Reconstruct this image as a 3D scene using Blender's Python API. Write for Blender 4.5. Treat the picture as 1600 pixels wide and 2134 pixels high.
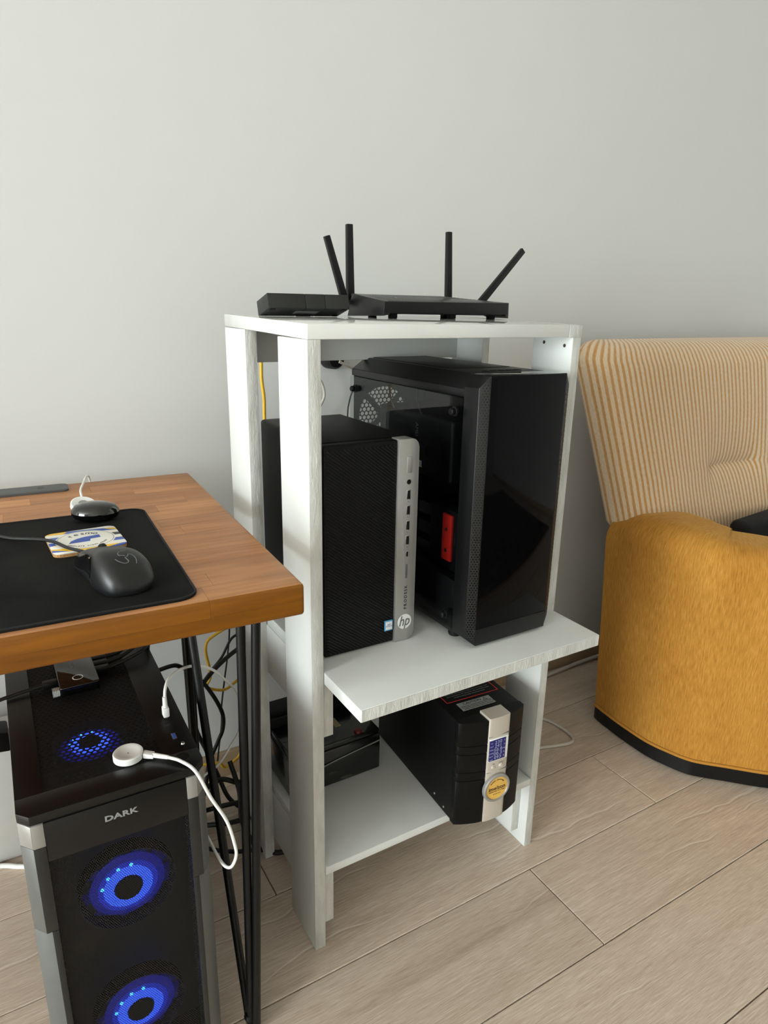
import bpy, bmesh, math, random
from mathutils import Vector, Matrix, Euler
random.seed(7)
PI = math.pi
for o in list(bpy.data.objects):
    bpy.data.objects.remove(o)
scene = bpy.context.scene
col = scene.collection

# ------------------------------------------------------------------ camera
cam = bpy.data.cameras.new('camera')
cam_o = bpy.data.objects.new('camera', cam)
col.objects.link(cam_o)
cam.sensor_fit = 'HORIZONTAL'
cam.sensor_width = 36.0
cam.lens = 1415.237 * 36.0 / 1600.0
cam.clip_start = 0.02
PITCH, ROLL, YAW, CAM_H = math.radians(16.955), math.radians(1.116), math.radians(31.109), 1.0615
fw = Vector((math.sin(YAW) * math.cos(PITCH), math.cos(YAW) * math.cos(PITCH), -math.sin(PITCH)))
rt0 = Vector((math.cos(YAW), -math.sin(YAW), 0))
up0 = rt0.cross(fw)
rt = math.cos(ROLL) * rt0 + math.sin(ROLL) * up0
up = -math.sin(ROLL) * rt0 + math.cos(ROLL) * up0
cam_o.matrix_world = Matrix(((rt.x, up.x, -fw.x, 0), (rt.y, up.y, -fw.y, 0), (rt.z, up.z, -fw.z, CAM_H), (0, 0, 0, 1)))
scene.camera = cam_o

# ------------------------------------------------------------------ world, light, exposure
world = bpy.data.worlds.new('daylight')
scene.world = world
world.use_nodes = True
wn = world.node_tree.nodes
wn['Background'].inputs[0].default_value = (0.85, 0.93, 1.0, 1)
wn['Background'].inputs[1].default_value = 1.0
scene.view_settings.view_transform = 'Standard'
scene.view_settings.look = 'None'
scene.view_settings.gamma = 1.0
scene.view_settings.use_curve_mapping = False
scene.view_settings.exposure = 0.0
# daylight entering through the two windows of the room (the panes fill the same openings)
ROOM = dict(x0=-5.6, x1=2.95, y0=-4.6, y1=1.43, h=2.6)
def yw(x): return 1.341 - .0131 * (x - .6)            # face of the back wall, very slightly askew
WIN = dict(y0=-2.3, y1=0.5, z0=0.12, z1=2.4)        # tall balcony window in the left wall
def area(name, loc, rot, sx, sy, power, color):
    l = bpy.data.lights.new(name, 'AREA')
    l.shape = 'RECTANGLE'; l.size = sx; l.size_y = sy; l.energy = power; l.color = color
    o = bpy.data.objects.new(name, l); col.objects.link(o)
    o.location = loc; o.rotation_euler = rot
    return o
area('window_daylight', (ROOM['x0'] + 0.03, (WIN['y0'] + WIN['y1']) / 2, (WIN['z0'] + WIN['z1']) / 2),
     (0, -PI / 2, 0), WIN['z1'] - WIN['z0'] - .1, WIN['y1'] - WIN['y0'] - .1, 445, (0.905, 0.985, 1.0))

# ------------------------------------------------------------------ node helpers
def new_mat(name):
    m = bpy.data.materials.new(name); m.use_nodes = True
    nt = m.node_tree
    return m, nt, nt.nodes, nt.links, nt.nodes['Principled BSDF']
def rgb(r, g, b):
    f = lambda c: (c / 255 / 12.92) if c / 255 <= 0.04045 else ((c / 255 + 0.055) / 1.055) ** 2.4
    return (f(r), f(g), f(b), 1)
def ramp(nt, fac, stops):
    n = nt.nodes.new('ShaderNodeValToRGB')
    e = n.color_ramp.elements
    while len(e) < len(stops): e.new(0.5)
    for k, (p, c) in enumerate(stops):
        e[k].position = p; e[k].color = c
    nt.links.new(fac, n.inputs[0])
    return n.outputs[0]
def noise(nt, vec, scale, detail=3, rough=0.5):
    n = nt.nodes.new('ShaderNodeTexNoise')
    n.inputs['Scale'].default_value = scale; n.inputs['Detail'].default_value = detail
    n.inputs['Roughness'].default_value = rough
    if vec is not None: nt.links.new(vec, n.inputs['Vector'])
    return n.outputs[0]
def coord(nt, kind='Object', scale=(1, 1, 1), rot=(0, 0, 0), add_random=False):
    t = nt.nodes.new('ShaderNodeTexCoord')
    m = nt.nodes.new('ShaderNodeMapping')
    m.inputs['Scale'].default_value = scale; m.inputs['Rotation'].default_value = rot
    nt.links.new(t.outputs[kind], m.inputs[0])
    if add_random:
        i = nt.nodes.new('ShaderNodeObjectInfo')
        v = nt.nodes.new('ShaderNodeVectorMath'); v.operation = 'SCALE'
        v.inputs[0].default_value = (37, 53, 91)
        nt.links.new(i.outputs['Random'], v.inputs['Scale'])
        nt.links.new(v.outputs[0], m.inputs['Location'])
    return m.outputs[0]
def math_n(nt, op, a, b=None, c=None):
    n = nt.nodes.new('ShaderNodeMath'); n.operation = op
    for k, v in enumerate((a, b, c)):
        if v is None: continue
        if isinstance(v, (int, float)): n.inputs[k].default_value = v
        else: nt.links.new(v, n.inputs[k])
    return n.outputs[0]
def mixc(nt, fac, a, b, mode='MIX'):
    n = nt.nodes.new('ShaderNodeMix'); n.data_type = 'RGBA'; n.blend_type = mode
    for key, v in ((0, fac), (6, a), (7, b)):
        if isinstance(v, (int, float, tuple)): n.inputs[key].default_value = v
        else: nt.links.new(v, n.inputs[key])
    return n.outputs[2]
def bump(nt, bsdf, height, strength, dist=0.002):
    b = nt.nodes.new('ShaderNodeBump')
    b.inputs['Strength'].default_value = strength; b.inputs['Distance'].default_value = dist
    nt.links.new(height, b.inputs['Height']); nt.links.new(b.outputs[0], bsdf.inputs['Normal'])
def plain(name, c, rough=0.5, metal=0.0, var=0.06, nscale=30, bmp=0.0, bscale=200, coat=0.0, spec=0.5):
    m, nt, N, L, p = new_mat(name)
    v = coord(nt)
    f = noise(nt, v, nscale, 3)
    d = tuple(max(0, x * (1 - var)) for x in c[:3]) + (1,)
    u = tuple(min(1, x * (1 + var)) for x in c[:3]) + (1,)
    L.new(ramp(nt, f, [(0.3, d), (0.7, u)]), p.inputs['Base Color'])
    p.inputs['Roughness'].default_value = rough; p.inputs['Metallic'].default_value = metal
    p.inputs['Coat Weight'].default_value = coat
    p.inputs['Specular IOR Level'].default_value = spec
    if bmp: bump(nt, p, noise(nt, v, bscale, 2), bmp)
    return m
def emissive(name, c, strength, base=(0.01, 0.01, 0.02, 1)):
    m, nt, N, L, p = new_mat(name)
    f = noise(nt, coord(nt), 60, 2)
    L.new(ramp(nt, f, [(0.2, tuple(x * .8 for x in c[:3]) + (1,)), (0.8, c)]), p.inputs['Emission Color'])
    p.inputs['Base Color'].default_value = base
    p.inputs['Emission Strength'].default_value = strength
    return m
def perforated(name, c, pitch, radius, axes=(0, 2), rough=0.5, metal=0.0, circle=None, gap=False):
    """sheet with a hexagonal pattern of punched holes (see-through)"""
    m, nt, N, L, p = new_mat(name)
    t = N.new('ShaderNodeTexCoord'); s = N.new('ShaderNodeSeparateXYZ'); L.new(t.outputs['Object'], s.inputs[0])
    a, b = s.outputs[axes[0]], s.outputs[axes[1]]
    def cell(off):
        x = math_n(nt, 'SUBTRACT', math_n(nt, 'WRAP', math_n(nt, 'ADD', a, off * pitch), pitch, 0.0), pitch / 2)
        y = math_n(nt, 'SUBTRACT', math_n(nt, 'WRAP', math_n(nt, 'ADD', b, off * pitch * 1.732), pitch * 1.732, 0.0), pitch * .866)
        return math_n(nt, 'ADD', math_n(nt, 'MULTIPLY', x, x), math_n(nt, 'MULTIPLY', y, y))
    d = math_n(nt, 'MINIMUM', cell(0.0), cell(0.5))
    hole = math_n(nt, 'LESS_THAN', d, radius * radius)
    if circle:
        ca, cb, cr, ci = circle
        da = math_n(nt, 'SUBTRACT', a, ca); db = math_n(nt, 'SUBTRACT', b, cb)
        rr = math_n(nt, 'ADD', math_n(nt, 'MULTIPLY', da, da), math_n(nt, 'MULTIPLY', db, db))
        ring = math_n(nt, 'MULTIPLY', math_n(nt, 'LESS_THAN', rr, cr * cr), math_n(nt, 'GREATER_THAN', rr, ci * ci))
        hole = math_n(nt, 'MULTIPLY', hole, ring)
        if gap:
            k = math_n(nt, 'GREATER_THAN', math_n(nt, 'ABSOLUTE', math_n(nt, 'SUBTRACT', math_n(nt, 'ABSOLUTE', da), math_n(nt, 'ABSOLUTE', db))), 0.008)
            hole = math_n(nt, 'MULTIPLY', hole, k)
    p.inputs['Base Color'].default_value = c; p.inputs['Roughness'].default_value = rough; p.inputs['Metallic'].default_value = metal
    tr = N.new('ShaderNodeBsdfTransparent'); mx = N.new('ShaderNodeMixShader')
    L.new(hole, mx.inputs[0]); L.new(p.outputs[0], mx.inputs[1]); L.new(tr.outputs[0], mx.inputs[2])
    L.new(mx.outputs[0], N['Material Output'].inputs[0])
    return m
def tinted_glass(name, tint, rough=0.02, refl=1.0):
    m, nt, N, L, p = new_mat(name)
    tr = N.new('ShaderNodeBsdfTransparent'); tr.inputs[0].default_value = tint
    gl = N.new('ShaderNodeBsdfGlossy'); gl.inputs['Roughness'].default_value = rough
    lw = N.new('ShaderNodeLayerWeight'); lw.inputs[0].default_value = 0.5
    fr = math_n(nt, 'ADD', math_n(nt, 'MULTIPLY', math_n(nt, 'POWER', lw.outputs['Facing'], 5.0), .96), .04)
    sm = noise(nt, coord(nt), 25, 2)
    L.new(ramp(nt, sm, [(0.3, (rough * .5,) * 3 + (1,)), (0.8, (rough * 2,) * 3 + (1,))]), gl.inputs['Roughness'])
    mx = N.new('ShaderNodeMixShader')
    L.new(math_n(nt, 'MULTIPLY', fr, refl), mx.inputs[0])
    L.new(tr.outputs[0], mx.inputs[1]); L.new(gl.outputs[0], mx.inputs[2])
    L.new(mx.outputs[0], N['Material Output'].inputs[0])
    return m

# ------------------------------------------------------------------ materials
M = {}
def wall_mat():
    m, nt, N, L, p = new_mat('wall_paint')
    v = coord(nt)
    L.new(ramp(nt, noise(nt, v, 0.9, 4), [(0.3, rgb(210, 210, 207)), (0.75, rgb(215, 215, 212))]), p.inputs['Base Color'])
    p.inputs['Roughness'].default_value = 0.75
    bump(nt, p, noise(nt, v, 220, 2), 0.05, 0.001)
    return m
M['wall'] = wall_mat()
M['ceiling'] = plain('ceiling_paint', rgb(235, 234, 230), 0.9, var=0.02)
def paint_white():
    m, nt, N, L, p = new_mat('white_gloss_paint')
    v = coord(nt)
    L.new(ramp(nt, noise(nt, v, 6, 4), [(0.3, rgb(214, 215, 211)), (0.7, rgb(222, 224, 221))]), p.inputs['Base Color'])
    L.new(ramp(nt, noise(nt, v, 9, 3), [(0.2, (.36,) * 3 + (1,)), (0.8, (.42,) * 3 + (1,))]), p.inputs['Roughness'])
    p.inputs['Specular IOR Level'].default_value = 0.35
    bump(nt, p, noise(nt, v, 110, 2), 0.05, 0.001)
    return m
M['white'] = paint_white()
def raw_edge():
    m, nt, N, L, p = new_mat('white_brushed_edge_paint')
    v = coord(nt, scale=(1, 1, .25))
    L.new(ramp(nt, noise(nt, v, 60, 5, .65), [(0.25, rgb(182, 182, 176)), (0.7, rgb(216, 216, 211))]), p.inputs['Base Color'])
    p.inputs['Roughness'].default_value = 0.45
    bump(nt, p, noise(nt, v, 160, 5, .7), 0.55, 0.003)
    return m
M['edge'] = raw_edge()
def top_paint():
    m, nt, N, L, p = new_mat('white_lacquered_top')
    v = coord(nt, scale=(1, 3, 1))
    L.new(ramp(nt, noise(nt, v, 8, 4), [(0.3, rgb(212, 212, 208)), (0.7, rgb(222, 222, 218))]), p.inputs['Base Color'])
    L.new(ramp(nt, noise(nt, v, 20, 3), [(0.3, (.05,) * 3 + (1,)), (0.7, (.14,) * 3 + (1,))]), p.inputs['Roughness'])
    p.inputs['Coat Weight'].default_value = 0.6; p.inputs['Coat Roughness'].default_value = 0.05
    bump(nt, p, noise(nt, v, 90, 3), 0.04, 0.001)
    return m
M['top'] = top_paint()
def floor_mat():
    m, nt, N, L, p = new_mat('greige_laminate')
    v1 = coord(nt, scale=(1.6, 16, 1), add_random=True)
    v2 = coord(nt, scale=(4, 130, 1), add_random=True)
    v3 = coord(nt, scale=(2.2, 9, 1), add_random=True)
    big = noise(nt, v1, 2.2, 5, .6)
    fine = noise(nt, v2, 3.0, 4, .6)
    base = ramp(nt, big, [(0.28, rgb(150, 129, 110)), (0.5, rgb(178, 160, 142)), (0.72, rgb(196, 180, 163))])
    grain = ramp(nt, fine, [(0.3, rgb(150, 134, 118)), (0.55, rgb(182, 166, 150)), (0.75, rgb(203, 192, 178))])
    c = mixc(nt, 0.5, base, grain)
    v5 = coord(nt, scale=(9, 300, 1), add_random=True)
    c = mixc(nt, 0.45, c, ramp(nt, noise(nt, v5, 3.0, 4, .7), [(0.35, rgb(140, 122, 105)), (0.5, rgb(180, 164, 148)), (0.7, rgb(220, 210, 198))]))
    v4 = coord(nt, scale=(.28, 4.6, 1), add_random=True)
    tc = N.new('ShaderNodeTexCoord'); sp3 = N.new('ShaderNodeSeparateXYZ'); L.new(tc.outputs['Object'], sp3.inputs[0])
    ob = N.new('ShaderNodeObjectInfo'); rnd = ob.outputs['Random']
    def along(freq, seed, detail):
        cx_ = N.new('ShaderNodeCombineXYZ')
        L.new(math_n(nt, 'ADD', math_n(nt, 'MULTIPLY', sp3.outputs[0], freq), math_n(nt, 'MULTIPLY', rnd, seed)), cx_.inputs[0])
        return noise(nt, cx_.outputs[0], 1.0, detail, .55)
    for seed, base_y in ((61.0, 0.11), (143.0, -0.10)):
        yc_ = math_n(nt, 'ADD', math_n(nt, 'MULTIPLY', math_n(nt, 'SUBTRACT', along(2.6, seed, 3), .5), .16), math_n(nt, 'MULTIPLY', math_n(nt, 'SUBTRACT', rnd, .5), base_y))
        dist = math_n(nt, 'SUBTRACT', sp3.outputs[1], yc_)
        wid = math_n(nt, 'MULTIPLY', math_n(nt, 'MAXIMUM', math_n(nt, 'SUBTRACT', along(2.1, seed * 1.7, 2), .485), 0.0), .022)
        line = math_n(nt, 'LESS_THAN', math_n(nt, 'ABSOLUTE', dist), wid)
        shade = math_n(nt, 'MULTIPLY', math_n(nt, 'LESS_THAN', math_n(nt, 'ABSOLUTE', math_n(nt, 'ADD', dist, .0035)), math_n(nt, 'MULTIPLY', wid, 1.5)), .25)
        c = mixc(nt, shade, c, rgb(128, 106, 88))
        c = mixc(nt, math_n(nt, 'MULTIPLY', line, .55), c, rgb(205, 196, 186))
    knot = ramp(nt, noise(nt, v4, 3.1, 3), [(0.60, (0, 0, 0, 1)), (0.78, (1, 1, 1, 1))])
    c = mixc(nt, math_n(nt, 'MULTIPLY', knot, .45), c, rgb(122, 100, 82))
    oi = N.new('ShaderNodeObjectInfo')
    tone = math_n(nt, 'ADD', math_n(nt, 'MULTIPLY', oi.outputs['Random'], 0.16), 1.16)
    hs = N.new('ShaderNodeHueSaturation'); L.new(tone, hs.inputs['Value']); L.new(c, hs.inputs['Color'])
    L.new(hs.outputs[0], p.inputs['Base Color'])
    L.new(ramp(nt, fine, [(0.3, (.34,) * 3 + (1,)), (0.7, (.5,) * 3 + (1,))]), p.inputs['Roughness'])
    bump(nt, p, fine, 0.12, 0.001)
    return m
M['floor'] = floor_mat()
M['subfloor'] = plain('dark_joint', rgb(62, 50, 40), 0.9)
M['baseboard'] = plain('beige_baseboard', rgb(176, 152, 120), 0.5, var=0.08, nscale=12)
def desk_wood(name='stained_pine', dark=1.0):
    m, nt, N, L, p = new_mat(name)
    v1 = coord(nt, scale=(3, 40, 40), add_random=True)
    v2 = coord(nt, scale=(1.2, 9, 9), add_random=True)
    a = noise(nt, v1, 3, 5, .6); b = noise(nt, v2, 3, 3)
    c = mixc(nt, 0.5, ramp(nt, a, [(0.3, rgb(112, 74, 44)), (0.55, rgb(148, 102, 64)), (0.75, rgb(166, 120, 80))]),
             ramp(nt, b, [(0.3, rgb(120, 78, 46)), (0.7, rgb(164, 116, 76))]))
    oi = N.new('ShaderNodeObjectInfo')
    hs = N.new('ShaderNodeHueSaturation'); L.new(c, hs.inputs['Color'])
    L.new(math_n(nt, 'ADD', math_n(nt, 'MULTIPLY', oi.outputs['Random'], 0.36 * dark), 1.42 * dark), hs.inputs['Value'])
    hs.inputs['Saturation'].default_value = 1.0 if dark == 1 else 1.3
    L.new(hs.outputs[0], p.inputs['Base Color'])
    p.inputs['Roughness'].default_value = 0.5; p.inputs['Specular IOR Level'].default_value = 0.35
    p.inputs['Coat Weight'].default_value = 0.06; p.inputs['Coat Roughness'].default_value = 0.3
    bump(nt, p, a, 0.08, 0.001)
    return m
M['wood'] = desk_wood()
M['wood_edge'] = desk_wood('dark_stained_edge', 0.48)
M['black_metal'] = plain('black_powder_coat', rgb(9, 10, 11), 0.40, spec=0.32, var=0.1, bmp=0.1, bscale=600)
M['black_plastic'] = plain('black_plastic', rgb(8, 8, 9), 0.42, var=0.1, spec=0.35)
M['black_matte'] = plain('matte_black_plastic', rgb(4, 4, 4), 0.5, spec=0.22, var=0.08, bmp=0.06, bscale=900)
M['case_black'] = plain('black_case_steel', rgb(9, 10, 11), 0.38, spec=0.4, var=0.08, bmp=0.05, bscale=900)
M['deep_black'] = plain('deep_black', rgb(4, 4, 5), 0.6, var=0.1, spec=0.3)
M['gloss_black'] = plain('gloss_black', rgb(8, 8, 9), 0.06, var=0.1, coat=0.5)
M['panel_gloss'] = plain('black_acrylic_front', rgb(5, 5, 6), 0.05, var=0.1, spec=0.10)
M['modem'] = plain('dark_grey_modem_plastic', rgb(29, 31, 29), 0.5, var=0.06, bmp=0.05, bscale=900)
M['router'] = plain('router_plastic', rgb(11, 12, 12), 0.36, var=0.08, bmp=0.05, bscale=900)
M['silver'] = plain('silver_plastic', rgb(156, 154, 150), 0.34, metal=0.35, var=0.04)
M['beige_silver'] = plain('champagne_silver_plastic', rgb(196, 187, 174), 0.4, metal=0.15, var=0.03)
M['grey_trim'] = plain('satin_grey_trim', rgb(98, 100, 98), 0.38, metal=0.25, var=0.05)
M['dark_trim'] = plain('graphite_trim', rgb(44, 44, 42), 0.35, metal=0.3, var=0.05)
M['white_plastic'] = plain('white_plastic', rgb(238, 238, 234), 0.35, var=0.02)
M['white_rubber'] = plain('white_cable', rgb(232, 231, 226), 0.5, var=0.03)
M['grey_cable'] = plain('pale_grey_cable', rgb(190, 182, 172), 0.55, var=0.05)
M['yellow'] = plain('yellow_cable', rgb(226, 178, 40), 0.45, var=0.06)
M['black_cable'] = plain('black_cable', rgb(14, 14, 15), 0.5, var=0.1)
M['steel'] = plain('steel', rgb(190, 190, 190), 0.25, metal=1.0, var=0.05)
M['plate'] = plain('grey_metal_plate', rgb(92, 94, 95), 0.5, metal=0.5, var=0.06)
M['red'] = plain('red_plastic', rgb(196, 34, 26), 0.45, var=0.06)
M['dull_red'] = plain('red_cap_under_film', rgb(110, 24, 22), 0.4)
M['cork'] = plain('cork', rgb(176, 132, 84), 0.85, var=0.3, nscale=500)
M['gold'] = plain('gold_foil', rgb(232, 186, 92), 0.4, metal=0.2, var=0.08)
M['label_grey'] = plain('grey_label', rgb(142, 143, 142), 0.5, var=0.04)
M['ink'] = plain('black_ink', rgb(26, 26, 26), 0.6)
M['ink_grey'] = plain('grey_ink', rgb(104, 108, 110), 0.5)
M['ink_red'] = plain('red_ink', rgb(214, 50, 34), 0.6)
M['ink_white'] = plain('white_ink', rgb(228, 228, 226), 0.6)
M['ink_blue'] = plain('blue_ink', rgb(52, 84, 170), 0.5)
M['sky_blue'] = plain('pale_blue_foil', rgb(86, 160, 205), 0.35, var=0.1)
M['bronze'] = plain('brown_terminal', rgb(150, 138, 100), 0.5)
M['lcd'] = emissive('lcd_blue', (0.02, 0.02, 0.25, 1), 0.25, rgb(20, 18, 70))
M['lcd_ink'] = emissive('lcd_digits', (0.7, 0.75, 1.0, 1), 0.45)
M['led_ring'] = emissive('blue_led_ring', (0.03, 0.10, 1.0, 1), 2.4)
M['led_bright'] = emissive('bright_blue_led_ring', (0.03, 0.08, 1.0, 1), 4.5)
M['glow_faint'] = emissive('blue_outer_glow', (0.02, 0.03, 0.9, 1), 0.38)  # emission paints the faint blue haze around the fan centre
M['glow_soft'] = emissive('blue_glow_falloff', (0.02, 0.05, 0.95, 1), 0.8)  # emission paints the glow fading just outside the LED ring
M['led_tip'] = emissive('cyan_led', (0.05, 0.45, 1.0, 1), 5.0)
M['blade'] = emissive('blue_lit_fan_blade', (0.02, 0.03, 0.8, 1), 0.11, rgb(20, 22, 60))  # emission stands in for LED light and haze on the blades
M['usb_blue'] = plain('usb_blue', rgb(40, 90, 190), 0.4)
M['front_mesh'] = perforated('fine_front_mesh', rgb(11, 11, 12), 0.0027, 0.00105, (0, 2), 0.5)
M['top_mesh'] = perforated('top_hex_mesh', rgb(3, 3, 4), 0.0078, 0.0026, (0, 1), 0.6)
M['dust_filter'] = perforated('fine_dust_filter', rgb(7, 7, 8), 0.0017, 0.00062, (0, 1), 0.7)
M['side_mesh'] = perforated('side_mesh', rgb(24, 25, 26), 0.0046, 0.0017, (1, 2), 0.45)
M['case_glass'] = tinted_glass('tinted_side_glass', (0.86, 0.88, 0.885, 1), 0.015)
M['window_glass'] = tinted_glass('window_glass', (0.96, 0.98, 0.98, 1), 0.01)
def velvet():
    m, nt, N, L, p = new_mat('mustard_chenille')
    v = coord(nt, 'UV', scale=(420, 34, 1)); v2 = coord(nt, 'UV', scale=(9, 3, 1)); v3 = coord(nt, 'UV', scale=(700, 60, 1))
    a = noise(nt, v, 1, 4, .65); b = noise(nt, v2, 1, 3)
    c = mixc(nt, 0.45, ramp(nt, a, [(0.3, rgb(122, 80, 30)), (0.5, rgb(168, 117, 48)), (0.72, rgb(200, 150, 80))]),
             ramp(nt, b, [(0.3, rgb(164, 108, 34)), (0.7, rgb(194, 140, 58))]))
    L.new(c, p.inputs['Base Color'])
    p.inputs['Roughness'].default_value = 0.85
    p.inputs['Sheen Weight'].default_value = 0.5; p.inputs['Sheen Roughness'].default_value = 0.4
    p.inputs['Sheen Tint'].default_value = rgb(240, 200, 130)
    p.inputs['Specular IOR Level'].default_value = 0.15
    bump(nt, p, noise(nt, v3, 1, 3), 0.25, 0.001)
    return m
M['velvet'] = velvet()
def stripes():
    m, nt, N, L, p = new_mat('striped_corduroy')
    t = N.new('ShaderNodeTexCoord'); s = N.new('ShaderNodeSeparateXYZ'); L.new(t.outputs['UV'], s.inputs[0])
    v = coord(nt, 'UV', scale=(120, 14, 1))
    j = math_n(nt, 'MULTIPLY', math_n(nt, 'SUBTRACT', noise(nt, v, 1, 3), .5), .0032)
    f = math_n(nt, 'FRACT', math_n(nt, 'DIVIDE', math_n(nt, 'ADD', s.outputs[0], j), 0.0172))
    tri = math_n(nt, 'ABSOLUTE', math_n(nt, 'SUBTRACT', math_n(nt, 'MULTIPLY', f, 2.0), 1.0))
    c = ramp(nt, tri, [(0.48, rgb(222, 200, 170)), (0.60, rgb(198, 148, 84)), (0.95, rgb(188, 130, 58))])
    vf = coord(nt, 'UV', scale=(500, 120, 1))
    c = mixc(nt, 0.25, c, ramp(nt, noise(nt, vf, 1, 3), [(0.3, rgb(176, 140, 98)), (0.7, rgb(238, 222, 196))]))
    L.new(c, p.inputs['Base Color'])
    p.inputs['Roughness'].default_value = 0.9; p.inputs['Sheen Weight'].default_value = 0.25
    p.inputs['Specular IOR Level'].default_value = 0.1
    bump(nt, p, tri, -0.35, 0.002)
    return m
M['stripes'] = stripes()
M['black_fabric'] = plain('black_fabric', rgb(16, 16, 18), 0.9, var=0.2, nscale=200, bmp=0.2, bscale=900)
def pad_mat():
    m, nt, N, L, p = new_mat('mouse_pad_cloth')
    v = coord(nt)
    c = ramp(nt, noise(nt, v, 14, 4), [(0.35, rgb(19, 19, 19)), (0.75, rgb(31, 31, 30))])
    dust = math_n(nt, 'GREATER_THAN', noise(nt, v, 900, 2), .73)
    c = mixc(nt, math_n(nt, 'MULTIPLY', dust, .25), c, rgb(120, 118, 112))
    L.new(c, p.inputs['Base Color']); p.inputs['Roughness'].default_value = 0.95
    p.inputs['Specular IOR Level'].default_value = 0.15
    bump(nt, p, noise(nt, v, 1500, 2), 0.2, 0.0006)
    return m
M['pad'] = pad_mat()
def coaster_print():
    m, nt, N, L, p = new_mat('coaster_print')
    t = N.new('ShaderNodeTexCoord'); s = N.new('ShaderNodeSeparateXYZ'); L.new(t.outputs['Object'], s.inputs[0])
    x, y = s.outputs[0], s.outputs[1]
    w = N.new('ShaderNodeTexWave'); w.bands_direction = 'Y'; w.inputs['Scale'].default_value = 16; w.inputs['Distortion'].default_value = 5; w.inputs['Detail'].default_value = 0
    w.inputs['Detail Scale'].default_value = 0.6
    mp = N.new('ShaderNodeMapping'); mp.inputs['Scale'].default_value = (.5, 1, 1); mp.inputs['Rotation'].default_value = (0, 0, .35); L.new(t.outputs['Object'], mp.inputs[0]); L.new(mp.outputs[0], w.inputs['Vector'])
    cream = rgb(236, 233, 224)
    pick = ramp(nt, noise(nt, mp.outputs[0], 22, 0), [(0.0, rgb(40, 40, 44)), (0.42, rgb(40, 40, 44)), (0.43, rgb(58, 92, 178)), (0.56, rgb(58, 92, 178)), (0.57, rgb(240, 190, 30)), (1.0, rgb(240, 190, 30))])
    c = mixc(nt, math_n(nt, 'GREATER_THAN', w.outputs[1], .52), cream, pick)
    r2 = math_n(nt, 'ADD', math_n(nt, 'POWER', math_n(nt, 'ABSOLUTE', x), 2.0), math_n(nt, 'POWER', math_n(nt, 'ABSOLUTE', y), 2.0))
    c = mixc(nt, math_n(nt, 'LESS_THAN', r2, .0370 ** 2), c, cream)
    c = mixc(nt, math_n(nt, 'MULTIPLY', math_n(nt, 'LESS_THAN', r2, .0352 ** 2), math_n(nt, 'GREATER_THAN', r2, .0345 ** 2)), c, rgb(40, 40, 44))
    L.new(c, p.inputs['Base Color']); p.inputs['Roughness'].default_value = 0.45
    return m
M['coaster'] = coaster_print()
def wrap_mat():
    m, nt, N, L, p = new_mat('stretch_wrapped_black')
    v = coord(nt, scale=(9, 9, 60), rot=(0.25, 0.3, 0)); v2 = coord(nt, scale=(5, 5, 22), rot=(0.3, 0.25, 0))
    f = noise(nt, v, 1.4, 5, .7); g = noise(nt, v2, 1.2, 3)
    k = math_n(nt, 'MULTIPLY', ramp(nt, f, [(0.55, (0, 0, 0, 1)), (0.8, (1, 1, 1, 1))]), ramp(nt, g, [(0.4, (0, 0, 0, 1)), (0.65, (1, 1, 1, 1))]))
    L.new(mixc(nt, k, rgb(10, 10, 11), rgb(130, 126, 116)), p.inputs['Base Color'])
    p.inputs['Roughness'].default_value = 0.25; p.inputs['Coat Weight'].default_value = 0.5
    bump(nt, p, f, 0.5, 0.002)
    return m
M['wrap'] = wrap_mat()

# ------------------------------------------------------------------ mesh helpers
def link(name, me, mat=None, parent=None, loc=(0, 0, 0), rot=(0, 0, 0)):
    o = bpy.data.objects.new(name, me); col.objects.link(o)
    if mat is not None and me is not None and not me.materials: me.materials.append(mat)
    if parent is not None: o.parent = parent
    o.location = loc; o.rotation_euler = rot
    return o
def tag(o, label, cat, group=None):
    o['label'] = label; o['category'] = cat
    if group: o['group'] = group
    return o
def thing(name, label, cat, loc=(0, 0, 0), rotz=0.0, group=None):
    o = bpy.data.objects.new(name, None); col.objects.link(o)
    o.empty_display_size = 0.05
    o.location = loc; o.rotation_euler = (0, 0, rotz)
    return tag(o, label, cat, group)
def from_bm(bm, name, smooth=False, ang=0.6):
    bmesh.ops.recalc_face_normals(bm, faces=bm.faces)
    me = bpy.data.meshes.new(name); bm.to_mesh(me); bm.free()
    if smooth:
        me.polygons.foreach_set('use_smooth', [True] * len(me.polygons))
        try: me.set_sharp_from_angle(angle=ang)
        except Exception: pass
    return me
def box_bm(x0, x1, y0, y1, z0, z1, bv=0.0, seg=2, bm=None):
    b = bmesh.new()
    vs = [b.verts.new((x, y, z)) for z in (z0, z1) for y in (y0, y1) for x in (x0, x1)]
    for f in ((0, 2, 3, 1), (4, 5, 7, 6), (0, 1, 5, 4), (1, 3, 7, 5), (3, 2, 6, 7), (2, 0, 4, 6)):
        b.faces.new([vs[i] for i in f])
    if bv: bmesh.ops.bevel(b, geom=b.edges[:], offset=bv, segments=seg, affect='EDGES', profile=0.5)
    if bm is None: return b
    me = bpy.data.meshes.new('t'); b.to_mesh(me); b.free(); bm.from_mesh(me); bpy.data.meshes.remove(me)
    return bm
def box(name, x0, x1, y0, y1, z0, z1, mat, parent=None, bv=0.0015, seg=2, **k):
    return link(name, from_bm(box_bm(x0, x1, y0, y1, z0, z1, bv, seg), name, bv > 0), mat, parent, **k)
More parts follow.
